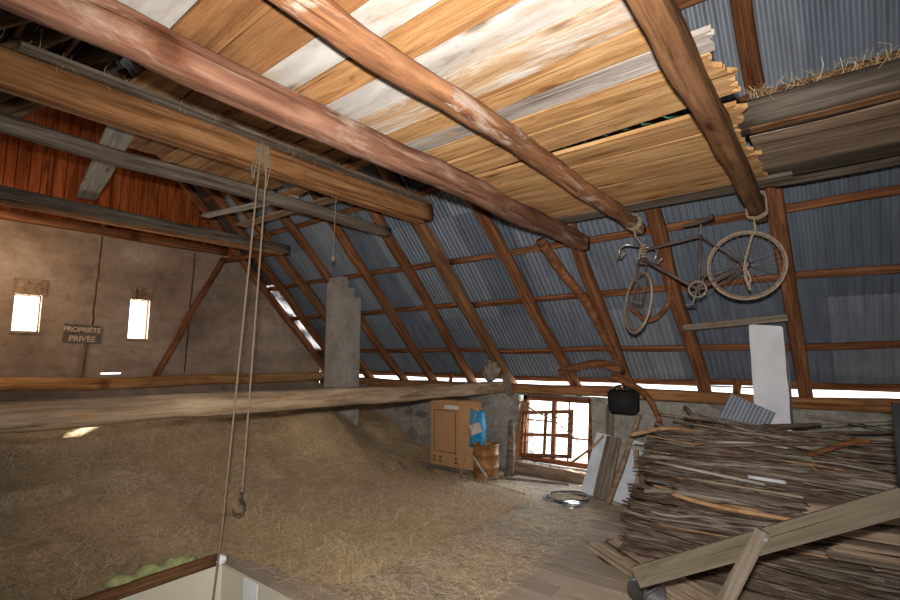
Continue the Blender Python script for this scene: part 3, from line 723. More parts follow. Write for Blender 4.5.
def lathe(bm, prof, seg=28):
    rings = [[bm.verts.new((r * cos(2 * pi * k / seg), r * sin(2 * pi * k / seg), z)) for k in range(seg)] for r, z in prof]
    for a, b in zip(rings, rings[1:]):
        for k in range(seg):
            f = bm.faces.new((a[k], a[(k + 1) % seg], b[(k + 1) % seg], b[k])); f.smooth = True
bm = bmesh.new(); lathe(bm, [(.001, .01), (.195, .01), (.205, .02), (.20, .04), (.20, .19), (.208, .20), (.20, .21), (.20, .38), (.208, .39), (.20, .40), (.20, .53), (.208, .54), (.195, .545), (.19, .53), (.19, .05), (.001, .05)]); obj('drum_body', bm, 'rustybin', t)
bm = bmesh.new(); sweep(bm, [(.215 * cos(a), .215 * sin(a), .52) for a in [k * 2 * pi / 24 for k in range(24)]], .008, 6, closed=True); obj('drum_ring', bm, 'rust', t)
pole('leaning_cane', [(-4.78, 6.35, .03), (-4.68, 6.45, .6), (-4.55, 6.56, 1.22)], (.012, .01), 'stick_tan', 'thin pale cane leaning across the blue bag', 'cane')
pole('leaning_cane', [(-4.20, 6.24, .10), (-4.48, 6.22, .42)], (.018, .016), 'pale_grey_wood', 'short grey stick leaning on the rusty drum', 'cane')
pole('grey_post', [(-4.22, 6.90, 0), (-4.24, 7.0, .4), (-4.30, 7.12, .85)], (.075, .05), 'grey_wood', 'stubby grey post between the drum and the window', 'post')
for i, (a, b, r, lab) in enumerate((((-5.75, 6.5, .06), (-4.1, 6.35, .08), .035, 'grey pole lying on the hay before the cardboard box'), ((-5.85, 6.25, .12), (-5.2, 6.15, .08), .025, 'short dark pole end poking out of the hay'), ((-4.65, 6.15, .05), (-3.45, 6.05, .03), .022, 'thin pole lying on the floor below the window'), ((-4.9, 6.3, .04), (-3.2, 6.9, .03), .02, 'brown lath lying at the foot of the window wall'))):
    pole('floor_pole', [a, ((V(a) + V(b)) / 2 + V((0, .03, 0))), b], (r, r * .8), 'grey_wood', lab)
# black canister hanging under the rafter foot
t = thing('black_canister', 'black plastic canister hanging at the eaves right of the window', 'canister', (-2.38, 7.0, 1.10))
bm = bmesh.new(); box_into(bm, (-.20, -.12, 0), (.20, .12, .34)); bevel_all(bm, .035, 3)
for v in bm.verts:
    if v.co.z < .1: v.co.x *= .95
obj('canister_body', bm, 'black', t, True)
bm = bmesh.new(); lathe(bm, [(.001, .40), (.035, .40), (.04, .38), (.04, .335), (.001, .335)], 16); o = obj('canister_cap', bm, 'black', t); o.location = (.11, 0, 0)
bm = bmesh.new(); sweep(bm, [(-.12, 0, .33), (-.10, 0, .385), (0, 0, .40), (.04, 0, .34)], .014, 8); obj('canister_handle', bm, 'black', t, True)
bm = bmesh.new(); sweep(bm, [(-.05, 0, .40), (-.07, .02, .58)], .005, 6); obj('hanging_wire', bm, 'wire', t)
# leaning slabs
plank('leaning_board', (-2.78, 6.62, .02), (-2.66, 6.95, .80), .22, .035, 'white_board', 'bluish white board leaning on the wall under the canister, left one', 'board', up=(0, -1, .3))
plank('leaning_board', (-2.58, 6.52, .02), (-2.50, 6.9, .78), .20, .03, 'grey_wood', 'brown grey board leaning between two whitish boards', 'board', up=(0, -1, .3))
plank('leaning_board', (-2.33, 6.50, .02), (-2.17, 6.88, .76), .22, .03, 'white_board', 'bluish white board leaning right of the brown grey one', 'board', up=(0, -1, .3))
pole('leaning_pole', [(-2.42, 6.36, .02), (-2.26, 6.58, .55), (-2.10, 6.78, 1.14)], (.04, .032), 'board_brown', 'dark pole leaning across the whitish boards')
timber('leaning_post', (-2.66, 7.02, 0), (-2.60, 7.12, 1.2), .10, .07, 'grey_wood', 'upright weathered post under the canister', 'post', up=(0, -1, 0))
t = thing('wooden_bench', 'low old bench with a pale top standing left of the wood pile', 'bench', (-1.93, 6.86, 0))
bm = bmesh.new(); box_into(bm, (-.27, -.17, .68), (.27, .17, .73)); bevel_all(bm, .006); obj('bench_top', bm, 'pale_grey_wood', t)
for x in (-.22, .22):
    for y in (-.13, .13):
        bm = bmesh.new(); box_into(bm, (x - .03, y - .025, 0), (x + .03, y + .025, .68)); bevel_all(bm, .004); obj('leg', bm, 'board_brown', t)
bm = bmesh.new(); box_into(bm, (-.22, -.14, .40), (.22, -.12, .60)); obj('apron', bm, 'board_brown', t)
# wire coil and lid on floor
bm = bmesh.new()
for q in range(5):
    R_ = .30 - .012 * q; n = 40
    sweep(bm, [(R_ * cos(2 * pi * k / n) + .01 * q, R_ * .95 * sin(2 * pi * k / n), .02 + .011 * q + .012 * sin(3 * 2 * pi * k / n + q)) for k in range(n)], .007, 5, closed=True)
o = obj('wire_coil', bm, 'iron', smooth=True); o.location = (-2.95, 6.25, 0); tag(o, 'coil of dark wire lying on the floor below the window', 'coil')
bm = bmesh.new(); lathe(bm, [(.001, .03), (.10, .03), (.12, .025), (.13, 0), (.135, .002), (.125, .03), (.10, .037), (.001, .037)]); o = obj('tin_lid', bm, 'tin', smooth=True); o.location = (-2.78, 6.05, .004); o.rotation_euler = (radians(4), 0, 0); tag(o, 'shiny tin lid on the floor inside the wire coil edge', 'lid')
bm = bmesh.new(); lathe(bm, [(.001, .02), (.08, .02), (.10, .0), (.105, .004), (.085, .028), (.001, .03)]); o = obj('metal_plate', bm, 'tin', smooth=True); o.location = (-5.35, 5.55, .17); o.rotation_euler = (radians(10), radians(8), 0); tag(o, 'small grey metal plate lying on the hay', 'plate')
# corrugated offcut
bm = corrugated(0, .46, .42, .075, .014, 4, 8)
o = obj('corrugated_offcut', bm, 'metal'); tag(o, 'loose offcut of corrugated sheet leaning at the foot of the white chimney', 'metal sheet')
o.matrix_world = Matrix.Translation((-1.12, 6.30, 1.12)) @ Euler((radians(70), radians(24), radians(0))).to_matrix().to_4x4()

# ------------------------------------------------------------------ sign on gable
t = thing('sign', 'dark sign board reading PROPRIETE PRIVEE in pale hand lettering on the gable wall', 'sign', (XG + .02, 2.55, 2.28))
bm = bmesh.new(); box_into(bm, (0, -.26, -.15), (.025, .26, .15)); bevel_all(bm, .004); obj('sign_board', bm, 'sign', t)
def text(body, size, y, z, parent):
    cu = bpy.data.curves.new('lettering', 'FONT'); cu.body = body; cu.size = size; cu.extrude = .002; cu.align_x = 'CENTER'; cu.offset = .003; cu.space_character = 1.0
    tmp = bpy.data.objects.new('tmp', cu); C.objects.link(tmp); bpy.context.view_layer.update()
    me = bpy.data.meshes.new_from_object(tmp.evaluated_get(bpy.context.evaluated_depsgraph_get())); bpy.data.objects.remove(tmp)
    me.materials.clear()
    # local x -> +Y ... the sign faces +X, seen from +X with Y growing to the right
    me.transform(Matrix(((0, 0, 1, .0275), (1, 0, 0, y), (0, 1, 0, z), (0, 0, 0, 1))))
    return link('lettering', me, 'sign_paint', parent)
text('PROPRI\u00c9T\u00c9', .105, -.01, .03, t); text('PRIV\u00c9E', .125, 0, -.125, t)
t.rotation_euler = (radians(-2), 0, 0)
plank('sign_post', (XG + .015, 2.56, 1.56), (XG + .015, 2.60, 2.14), .10, .02, 'tie', 'pale short board holding up the sign on the gable wall', 'board', up=(1, 0, 0))

# ------------------------------------------------------------------ ropes
def rope_bm(pts, r=.009, strands=3, pitch=.05, bm=None):
    bm = bm or bmesh.new(); pts = [V(p) for p in pts]; L = sum((b - a).length for a, b in zip(pts, pts[1:]))
    n = max(8, int(L / .02)); dense = []
    for i in range(n + 1):
        d = L * i / n; k = 0
        while k < len(pts) - 2 and d > (pts[k + 1] - pts[k]).length: d -= (pts[k + 1] - pts[k]).length; k += 1
        seg_ = pts[k + 1] - pts[k]; dense.append(pts[k] + seg_.normalized() * min(d, seg_.length))
    for s in range(strands):
        out = []
        for i, p in enumerate(dense):
            tdir = (dense[min(i + 1, n)] - dense[max(i - 1, 0)]).normalized(); a = tdir.cross(V((.3, .9, .1))).normalized(); b = tdir.cross(a)
            th = 2 * pi * (i * L / n / pitch + s / strands); out.append(p + (a * cos(th) + b * sin(th)) * r * .5)
        sweep(bm, out, r * .55, 5)
    return bm
def quad_curve(p, q, sag, n=14):
    p, q = V(p), V(q); return [p.lerp(q, i / n) + sag * 4 * (i / n) * (1 - i / n) * V((0, 0, -1)) for i in range(n + 1)]
t = thing('hoist_rope', 'long hemp hoist rope hanging from the upper beam to the stair opening', 'rope', (-4.42, 2.5, 4.06))
def shift(bm, o):
    for v in bm.verts: v.co -= V(o)
    return bm
lo = (-4.42, 2.5, 4.06)
RX = -4.285
obj('rope_strand', shift(rope_bm([(RX, 2.43, 4.10), (RX, 2.42, 3.7), (RX, 2.24, .4), (RX, 2.18, -.3), (RX, 2.18, -1.5)], .011), lo), 'rope', t)
obj('rope_strand', shift(rope_bm([(RX, 2.50, 4.08), (RX, 2.50, 3.6), (RX, 2.41, .69)], .011), lo), 'rope', t)
bm = bmesh.new()
for k in range(4):
    y = 2.41 + .04 * k
    rope_bm([(-4.525, y, 3.78), (-4.53, y, 4.0), (-4.515, y, 4.065), (-4.32, y, 4.065), (-4.30, y, 3.95), (-4.31, y, 3.78), (-4.4, y, 3.765), (-4.525, y, 3.78)], .008, bm=bm)
rope_bm([(RX, 2.46, 4.0), (RX, 2.49, 3.72), (RX, 2.51, 3.55), (RX, 2.54, 3.76), (RX, 2.50, 4.0)], .007, bm=bm)
rope_bm([(RX, 2.43, 4.0), (RX, 2.38, 3.70), (RX, 2.37, 3.60), (RX, 2.35, 3.7), (RX, 2.40, 4.0)], .007, bm=bm)
obj('rope_lashing', shift(bm, lo), 'rope', t)
hk = thing('iron_hook', 'dark iron hook on the end of the hanging rope', 'hook', (RX, 2.40, .69))
bm = bmesh.new(); pts = [(0, 0, .0), (0, 0, -.05)]
pts += [(0, -.012 + .055 * sin(a) - .0, -.13 - .0 + .062 * cos(a)) for a in [radians(d) for d in range(0, 275, 18)]]
sweep(bm, pts, [.009, .009] + [.011 - .0003 * i for i in range(len(pts) - 2)], 8); obj('hook_body', bm, 'iron', hk, True)
bm = bmesh.new(); sweep(bm, [(0, .018 * cos(a), .012 + .018 * sin(a)) for a in [k * pi / 7 for k in range(14)]], .005, 6, closed=True); obj('hook_eye', bm, 'iron', hk, True)
bm = rope_bm([(-4.52, 3.55, 3.78), (-4.52, 3.53, 3.06)], .006); sweep(bm, [(-4.52, 3.53, 3.08), (-4.52, 3.53, 3.06), (-4.52, 3.53, 3.03), (-4.52, 3.53, 3.01)], [.008, .022, .02, .005], 8)
lo2 = (-4.52, 3.55, 3.78)
tag(obj('thin_cord', shift(bm, lo2), 'rope'), 'thin cord with a knot hanging from the rope beam, right of the hoist rope', 'cord').location = lo2
lo3 = V((-5.35, 4.9, 3.76)); tag(obj('thin_cord', rope_bm([(0, 0, 0), (.01, .02, -.5)], .005), 'rope'), 'short thin cord hanging near the end of the slim grey beam', 'cord').location = lo3

# ------------------------------------------------------------------ bicycle (hangs in the plane Y = 5.45)
BYK = 5.30
BO = V((-1.1, BYK, 2.9)); kz = BYK / 5.45     # measured in the plane 5.45, drawn in a plane slightly nearer
def bp(x, z, y=0): return V((x * kz, BYK + y, 1.9 + (z - 1.9) * kz)) - BO
bike = thing('bicycle', 'old dusty racing bicycle with drop handlebars hung by ropes under the roof', 'bicycle', BO)
hubR = bp(-.61, 2.79); hubF = bp(-1.63, 2.49); BB = bp(-1.04, 2.585); seatc = bp(-.99, 3.14); headT = bp(-1.555, 3.09); headB = bp(-1.58, 2.96)
bm = bmesh.new()
def tube(bm, a, b, r, s=10): sweep(bm, [a, b], r, s)
tube(bm, seatc, headT.lerp(headB, .15), .014); tube(bm, BB, headB.lerp(headT, .1), .016); tube(bm, BB, seatc + (seatc - BB) * .03, .014)
for s in (-1, 1):
    e = V((0, s * .06, 0)); k = V((0, s * .02, 0))
    sweep(bm, [seatc + k, seatc.lerp(hubR, .3) + e * .7, hubR + e], .008, 8); sweep(bm, [BB + k, BB.lerp(hubR, .3) + e * .7, hubR + e], .009, 8)
tube(bm, headT + (headT - headB) * .15, headB - (headT - headB) * .1, .018)
sweep(bm, [BB + V((0, -.035, 0)), BB + V((0, .035, 0))], .021, 14)
obj('frame', bm, 'bike_frame', bike)
# steering assembly turned about the head axis
ax = (headT - headB).normalized(); turn = Matrix.Rotation(radians(-50), 4, ax)
def st(p): return headB + (turn @ (V(p) - headB))
bm = bmesh.new()
crown = headB - ax * .03
for s in (-1, 1):
    e = V((0, s * .05, 0))
    sweep(bm, [st(crown + e * .9), st(crown.lerp(hubF, .6) + e + V((.03, 0, 0))), st(hubF + e)], [.012, .010, .007], 8)
sweep(bm, [st(crown + V((0, -.05, 0))), st(crown + V((0, .05, 0)))], .014, 8)
obj('fork', bm, 'bike_frame', bike)
def wheel(name, ctr, axis_m, R_=.335):
    wl = bpy.data.objects.new(name, None); C.objects.link(wl); wl.parent = bike; wl.matrix_local = Matrix.Translation(ctr) @ axis_m
    n = 56
    def ring(r): return [(r * cos(2 * pi * k / n), 0, r * sin(2 * pi * k / n)) for k in range(n)]
    bm = bmesh.new(); sweep(bm, ring(R_ - .012), .0125, 10, closed=True); obj('tyre', bm, 'tyre', wl, True)
    bm = bmesh.new(); sweep(bm, ring(R_ - .032), .009, 8, closed=True); obj('rim', bm, 'bike_metal', wl, True)
    bm = bmesh.new()
    for k in range(32):
        a = 2 * pi * k / 32; s = 1 if k % 2 else -1; b = a + (.5 if (k // 2) % 2 else -.5)
        sweep(bm, [(.022 * cos(b), s * .03, .022 * sin(b)), ((R_ - .036) * cos(a), 0, (R_ - .036) * sin(a))], .0013, 4)
    obj('spokes', bm, 'bike_metal', wl)
    bm = bmesh.new(); sweep(bm, [(0, -.06, 0), (0, -.034, 0), (0, -.033, 0), (0, -.028, 0), (0, -.027, 0), (0, .027, 0), (0, .028, 0), (0, .033, 0), (0, .034, 0), (0, .06, 0)], [.007, .007, .026, .026, .014, .014, .026, .026, .007, .007], 14); obj('hub', bm, 'bike_metal', wl, True)
    return wl
wheel('rear_wheel', hubR, Matrix.Identity(4)); wheel('front_wheel', st(hubF), turn)
# stem and bars
stemT = headT + ax * .07
bm = bmesh.new(); tube(bm, headT, stemT, .011); fwd = V((-1, 0, -.33)).normalized()
clamp = stemT + fwd * .09
sweep(bm, [st(stemT), st(clamp)], .012, 8); obj('stem', bm, 'bike_metal', bike, True)
bm = bmesh.new()
for s in (-1, 1):
    base = clamp; pts = [base, base + V((0, s * .12, 0)), base + V((0, s * .18, 0)) + fwd * .01, base + V((0, s * .20, 0)) + fwd * .06]
    upv = V((-.33, 0, 1)).normalized(); c0 = base + V((0, s * .205, 0)) + fwd * .06 - upv * .065
    for d in range(80, -95, -15):
        a = radians(d); pts.append(c0 + fwd * (.065 * cos(a)) + upv * (.065 * sin(a)))
    pts.append(c0 - upv * .065 - fwd * .08)
    sweep(bm, [st(p) for p in pts], .012, 8)
obj('handlebar', bm, 'tin', bike, True)
bm = bmesh.new()
for s in (-1, 1):
    c0 = clamp + V((0, s * .205, 0)) + fwd * .12; sweep(bm, [st(c0), st(c0 + fwd * .03 + V((0, 0, -.03))), st(c0 + fwd * .02 + V((0, 0, -.10)))], .006, 6)
obj('brake_lever', bm, 'bike_metal', bike, True)
# saddle and post
sd = (seatc - BB).normalized(); sp_ = seatc + sd * .12
bm = bmesh.new(); tube(bm, seatc, sp_, .012); obj('seat_post', bm, 'bike_metal', bike, True)
bm = bmesh.new(); n = 14; rings = []
for i in range(n + 1):
    u = i / n; x = -.16 + .28 * u; w_ = .016 + .058 * max(0, (u - .35) / .65) ** 1.3 + .006 * sin(pi * u); hh = .018 + .010 * u
    rings.append([bm.verts.new((x, w_ * cos(a), (hh * sin(a) if sin(a) > 0 else .02 * sin(a)) + .012 * (2 * u - 1) ** 2)) for a in [2 * pi * k / 14 for k in range(14)]])
for a, b in zip(rings, rings[1:]):
    for k in range(14): bm.faces.new((a[k], a[(k + 1) % 14], b[(k + 1) % 14], b[k]))
bm.faces.new(rings[0]); bm.faces.new(list(reversed(rings[-1])))
o = obj('saddle', bm, 'saddle', bike, True); o.location = sp_ + V((.0, 0, .025)); o.rotation_euler = (0, radians(-8), 0)
# crankset
cr = bpy.data.objects.new('crankset', None); C.objects.link(cr); cr.parent = bike; cr.location = BB
bm = bmesh.new(); n = 44; vs0 = []
for k in range(n):
    r = .088 if k % 2 else .082
    vs0.append([bm.verts.new((q * cos(2 * pi * k / n), y, q * sin(2 * pi * k / n))) for q, y in ((r, -.047), (r, -.043), (.070, -.043), (.070, -.047))])
for k in range(n):
    a, b = vs0[k], vs0[(k + 1) % n]
    for j in range(4): bm.faces.new((a[j], a[(j + 1) % 4], b[(j + 1) % 4], b[j]))
for k in range(5):
    a = 2 * pi * k / 5; sweep(bm, [(0, -.045, 0), (.074 * cos(a), -.045, .074 * sin(a))], .006, 6)
obj('chainring', bm, 'bike_metal', cr)
for s, dr in ((-1, V((-.32, 0, -.95))), (1, V((.32, 0, .95)))):
    e = dr.normalized() * .165; bm = bmesh.new(); sweep(bm, [(0, s * .055, 0), e + V((0, s * .065, 0))], [.013, .009], 8); obj('crank_arm', bm, 'bike_metal', cr, True)
    bm = bmesh.new(); c = e + V((0, s * .11, 0)); box_into(bm, c + V((-.045, -.04, -.010)), c + V((.045, .04, .010))); bevel_all(bm, .004)
    sweep(bm, [e + V((0, s * .06, 0)), c], .006, 6); obj('pedal', bm, 'iron', cr)
# chain
bm = bmesh.new(); d = (hubR - BB); dn = d.normalized(); pn = V((-dn.z, 0, dn.x)); yy = V((0, -.045, 0)); pts = []
for k in range(13):
    a = pi / 2 + pi * k / 12; pts.append(BB + yy + pn * (.086 * sin(a)) + dn * (.086 * cos(a)))
for k in range(9):
    a = -pi / 2 + pi * k / 8; pts.append(hubR + yy + pn * (.032 * sin(a)) + dn * (.032 * cos(a)))
sweep(bm, pts, .0045, 6, closed=True); obj('chain', bm, 'iron', bike)
bm = bmesh.new(); sweep(bm, [hubR + V((0, -.048, 0)), hubR + V((0, -.044, 0)), hubR + V((0, -.030, 0))], [.032, .034, .045], 18); obj('sprocket', bm, 'iron', bike)
bm = bmesh.new(); sweep(bm, [st(headB + V((-.01, -.04, .0)) + ax * .1), st(headB + V((.03, -.05, -.15))), st(headB + V((.06, -.04, -.32)))], .004, 6)
sweep(bm, [seatc, seatc.lerp(hubR, .35) + V((0, -.03, -.01)), hubR + V((0, -.05, .02))], .004, 6); obj('brake_cable', bm, 'iron', bike)
# ropes holding it
def wrap(pts): return [V(p) + BO for p in pts]
bm = rope_bm([(-1.61, 5.28, 3.30), (-1.60, 5.30, 3.2), headT + BO + V((-.02, -.02, .04))], .012)
for k in range(4):
    zz = 3.27 + .0 * k; y = 5.22 + .03 * k
    rope_bm([(-1.615 + .082 * cos(q * pi / 7), y, 3.36 + .084 * sin(q * pi / 7)) for q in range(15)], .008, bm=bm)
for k in range(5):
    c = headT + BO + V((-.01, 0, .03 - .03 * k)); rope_bm([c + V((.035 * cos(a), .035 * sin(a), 0)) for a in [q * pi / 6 for q in range(13)]], .009, bm=bm)
rope_bm([headT + BO + V((-.03, -.03, 0)), headT + BO + V((-.05, -.05, -.12))], .012, bm=bm)
for v in bm.verts: v.co -= V((-1.61, 5.28, 3.30))
tag(obj('hanging_rope', bm, 'rope'), 'frayed rope tying the bicycle handlebars to the round ceiling beam', 'rope').location = (-1.61, 5.28, 3.30)
wt = hubR + BO + V((.10, 0, .31))
bm = rope_bm([(-.47, 5.30, 3.22), (-.50, 5.30, 3.19), wt], .012)
for k in range(4):
    y = 5.25 + .03 * k; rope_bm([(-.55, y, 3.22), (-.55, y, 3.38), (-.54, y, 3.44), (-.40, y, 3.44), (-.39, y, 3.38), (-.39, y, 3.24), (-.47, y, 3.20), (-.55, y, 3.22)], .009, bm=bm)
rope_bm([wt, wt + V((-.03, -.02, -.04)), hubR + BO + V((.01, -.06, .05)), hubR + BO + V((-.01, -.06, -.05)), hubR + BO + V((.03, -.07, -.25))], .014, bm=bm)
rope_bm([hubR + BO + V((0, -.07, -.02)), hubR + BO + V((.04, -.08, -.14)), hubR + BO + V((.02, -.07, -.22)), hubR + BO + V((-.01, -.07, -.1))], .014, bm=bm)
for v in bm.verts: v.co -= V((-.47, 5.30, 3.22))
tag(obj('hanging_rope', bm, 'rope'), 'frayed rope holding the rear bicycle wheel to the brown ceiling beam', 'rope').location = (-.47, 5.30, 3.22)

# ------------------------------------------------------------------ wood pile
def pile_front(z): return 4.75 + 1.0 * z / 1.1   # front face Y at height z
prof = [(4.75, .03), (5.03, .40), (5.38, .74), (5.80, .97), (6.22, 1.05), (6.42, 1.02)]
def pf(s):
    s *= len(prof) - 1; i = min(int(s), len(prof) - 2); t_ = s - i
    return prof[i][0] * (1 - t_) + prof[i + 1][0] * t_, prof[i][1] * (1 - t_) + prof[i + 1][1] * t_
bm = bmesh.new(); nx = 40; ns = 22; G = []
for i in range(nx + 1):
    x = -1.42 + 3.2 * i / nx; row = []
    for j in range(ns + 1):
        y, z = pf(j / ns); inset = .10 + .04 * noise.noise(V((x * 1.2, j * .9, 2)))
        ex = min(1, i / 2)
        row.append(bm.verts.new((x, y + inset, max(.0, z - inset * .6) * ex)))
    row.append(bm.verts.new((x, 6.6, 0))); G.append(row)
for a, b in zip(G, G[1:]):
    for k in range(len(a) - 1): bm.faces.new((a[k], b[k], b[k + 1], a[k + 1]))
bm.faces.new(G[0]); bm.faces.new(list(reversed(G[-1])))
rb_ = random.Random(77)
for k in range(1000):
    s = rb_.random(); y, z = pf(s); L = rb_.uniform(.6, 1.7); x0 = rb_.uniform(-1.74, 1.2); r0 = rb_.uniform(.005, .013)
    if rb_.random() < .25: x0 = rb_.uniform(-1.78, -1.5)
    dep = rb_.uniform(-.035, .06); p = V((x0, y + dep * .8, max(.02, z - dep * .6))); d = V((L, rb_.gauss(0, .07) * L, rb_.gauss(-.02, .055) * L)); q = p + d; q.z = max(.02, q.z)
    n0 = len(bm.faces); sweep(bm, [p, p.lerp(q, .5) + V((0, rb_.gauss(0, .015), rb_.gauss(0, .012))), q], [r0, r0 * .85, r0 * .5], 5, mi=k % 3)
o = obj('packed_brushwood', bm, ['stick', 'stick_grey', 'stick']); tag(o, 'dense dark brushwood filling the inside of the stick pile', 'brushwood', kind='stuff')
def stick_mesh(i):
    r = random.Random(100 + i); L = r.uniform(1.3, 2.5); n = 12; r0 = r.choice([r.uniform(.007, .014), r.uniform(.011, .024)]); bm = bmesh.new()
    kx, ky = r.uniform(-.05, .05), r.uniform(-.03, .03); pts = []
    for k in range(n + 1):
        s = k / n
        pts.append((s * L, kx * sin(pi * s) + .035 * noise.noise(V((s * 4, i, 0))), ky * sin(pi * s) + .025 * noise.noise(V((s * 4, i, 8)))))
    sweep(bm, pts, [r0 * (1 - .55 * k / n) for k in range(n + 1)], 7, noise_amp=.35, seed=i)
    if r.random() < .5:
        k = r.randrange(4, 9); p = V(pts[k]); sweep(bm, [p, p + V((.12, r.uniform(-.03, .03), .03)), p + V((r.uniform(.2, .4), r.uniform(-.08, .08), .06))], [r0 * .6, r0 * .5, r0 * .3], 6)
    return to_me(bm, 'firewood_stick', True)
kinds = []
for i in range(24):
    me = stick_mesh(i); me.materials.append(M[('stick', 'stick_grey', 'stick', 'stick_grey', 'stick_tan' if i % 12 == 4 else 'stick')[i % 5]]); kinds.append(me)
rs = random.Random(21); count = 0
base = bpy.data.objects.new('firewood_stick', kinds[0])
for i in range(286):
    s = (i * .61803 + rs.uniform(0, .02)) % 1.0; y, z = pf(s); dep = rs.uniform(-.06, .10)
    o = base.copy(); o.data = kinds[i % 24]; C.objects.link(o)
    x0 = rs.uniform(-1.72, -1.2) if i % 3 else rs.uniform(-1.0, -.1)
    rz = rs.gauss(0, radians(4.5)); ry = rs.gauss(radians(1.5), radians(3.2))
    if i % 9 == 0: rz += rs.uniform(-.22, .22)
    L = max(v.co.x for v in o.data.vertices)
    if rs.random() < .35:
        x0 = rs.uniform(-1.72, -1.2) + L if i % 3 else rs.uniform(-.9, .2) + L
        y += sin(rz) * L * .4; rz += pi
    else: y -= sin(rz) * L * .4
    o.rotation_euler = (rs.uniform(0, 6.28), ry if abs(rz) < 2 else -ry, rz)
    o.location = (x0 + (.22 * max(0, z - .6) if abs(rz) < 2 else 0), y + dep * .8 , max(.03, z - dep * .6 + .01))
    tag(o, 'long thin bark-covered stick in the big firewood pile', 'stick', 'sticks of the firewood pile')
bpy.data.objects.remove(base)
# outliers of the pile that can be told apart
def px3(a): return V(a)
pole('odd_stick', [(-1.98, 6.05, 0.97), (-1.55, 6.0, 1.09), (-1.2, 5.98, 1.07)], (.028, .018), 'stick_tan', 'pale forked stick jutting out at the upper left of the pile', 'stick')
pole('odd_stick', [(-1.80, 5.95, 0.79), (-1.35, 5.95, 1.01), (-.8, 6.1, 1.15), (-.15, 6.35, 1.21)], (.03, .016), 'stick', 'long stick slanting up over the top left of the pile', 'stick')
pole('odd_stick', [(-1.45, 6.4, 1.31), (-1.28, 6.35, 1.13), (-1.2, 6.3, 1.07)], (.022, .018), 'stick', 'short dark stick poking up left of the corrugated offcut', 'stick')
pole('odd_stick', [(-1.75, 6.2, 1.11), (-1.5, 6.2, 1.04), (-1.1, 6.2, 1.05)], (.018, .014), 'stick', 'thin dark stick pointing left from the pile top', 'stick')
pole('odd_stick', [(-1.02, 5.75, 1.02), (-.7, 5.72, 1.05), (-.4, 5.70, 1.04)], (.014, .010), 'pale_grey_wood', 'thin whitish twig lying on top of the pile', 'stick')
pole('odd_stick', [(-.25, 5.7, 0.99), (.05, 5.72, 1.13), (.2, 5.75, 1.16)], (.03, .022), 'rafter', 'reddish bent branch at the right top of the pile', 'branch')
timber('pale_lath', (-1.52, 5.42, 0.82), (-.55, 5.15, 0.79), .035, .025, 'pale_grey_wood', 'long pale lath lying across the middle of the pile', 'lath', wob=.004)
timber('pale_lath', (-1.20, 5.30, 0.72), (-.25, 5.05, 0.75), .03, .022, 'slat', 'pinkish grey lath just below the long pale one', 'lath', wob=.004)
timber('blue_lath', (-.68, 5.20, 0.83), (-.40, 5.16, 0.83), .035, .03, 'white_board', 'short pale blue lath end on the pile', 'lath', wob=.002)
pole('odd_stick', [(-1.3, 5.08, 0.60), (-.9, 4.98, 0.58), (-.3, 4.9, 0.60)], (.022, .018), 'stick_tan', 'light brown peeled stick in the middle of the pile front', 'stick')
pole('odd_stick', [(-1.62, 5.1, 0.34), (-1.3, 5.0, 0.27), (-1.0, 4.92, 0.22)], (.028, .022), 'stick_tan', 'orange-barked stick low at the left of the pile', 'stick')
# bundle of bark slats on the right of the pile, in front
rs = random.Random(5)
for i in range(10):
    z = .46 + .036 * i; x0 = -.20 + rs.uniform(-.10, .16)
    plank('bark_slat', (x0, 4.66 + .02 * i, z), (1.3 + rs.uniform(-.2, .2), 4.60 + .02 * i, z + rs.uniform(.02, .08)), rs.uniform(.035, .06), .016, 'slat' if i % 3 else 'grey_wood',
          'thin pale sawn slat in the small stack on the right of the pile', 'slat', 'slats stacked right of the pile', jag0=.06, up=(0, -.5, 1))
# bundle of slats on the floor
for i in range(11):
    k = i % 6; u = (k - 2.5) * .062; z = .03 + .03 * (i // 6) + rs.uniform(0, .012)
    p0 = V((-1.93 + rs.uniform(-.10, .1) + u * .9, 5.02 + u, z)); p1 = V((-.62 + u * .9 + rs.uniform(-.06, .06), 4.05 + u + rs.uniform(-.05, .05), z + .01))
    plank('floor_slat', p0, p1, rs.uniform(.03, .045), .022, 'slat', 'light sawn slat in the bundle lying on the floor by the stair rail', 'slat', 'slats bundled on the floor', jag0=.08)
bm = bmesh.new(); pts = []; n = 26; ctr = bm.verts.new((0, 0, .012)); ring = []
for k in range(n):
    a = 2 * pi * k / n; r = 1 + .25 * noise.noise(V((cos(a) * 1.5, sin(a) * 1.5, 3)))
    ring.append(bm.verts.new((.52 * r * cos(a), .42 * r * sin(a), .008 + .008 * noise.noise(V((cos(a) * 3, sin(a) * 3, 6))))))
for k in range(n): bm.faces.new((ctr, ring[k], ring[(k + 1) % n]))
bmesh.ops.subdivide_edges(bm, edges=bm.edges, cuts=3, use_grid_fill=True)
for v in bm.verts: v.co.z += .012 * noise.noise(v.co * 6) + .004
o = obj('brown_sheet', bm, 'tarp', smooth=True); o.location = (-1.50, 4.95, .008); tag(o, 'crumpled rust-brown sheet on the floor under the slats', 'sheet')
t = thing('grey_bucket', 'dark grey bucket lying on its side under the stair rail', 'bucket', (-1.27, 4.02, .105), (radians(84), 0, radians(60)))
t.scale = (.75, .75, .75)
bm = bmesh.new(); lathe(bm, [(.001, -.14), (.10, -.14), (.105, -.13), (.13, .14), (.138, .145), (.138, .155), (.122, .15), (.098, -.12), (.001, -.12)]); obj('bucket_body', bm, 'grey_plastic', t, True)
bm = bmesh.new(); sweep(bm, [(.135 * cos(a), .135 * sin(a) * .9, .13 + .10 * sin(a)) for a in [pi * k / 12 for k in range(13)]], .004, 6); obj('bucket_handle', bm, 'wire', t)

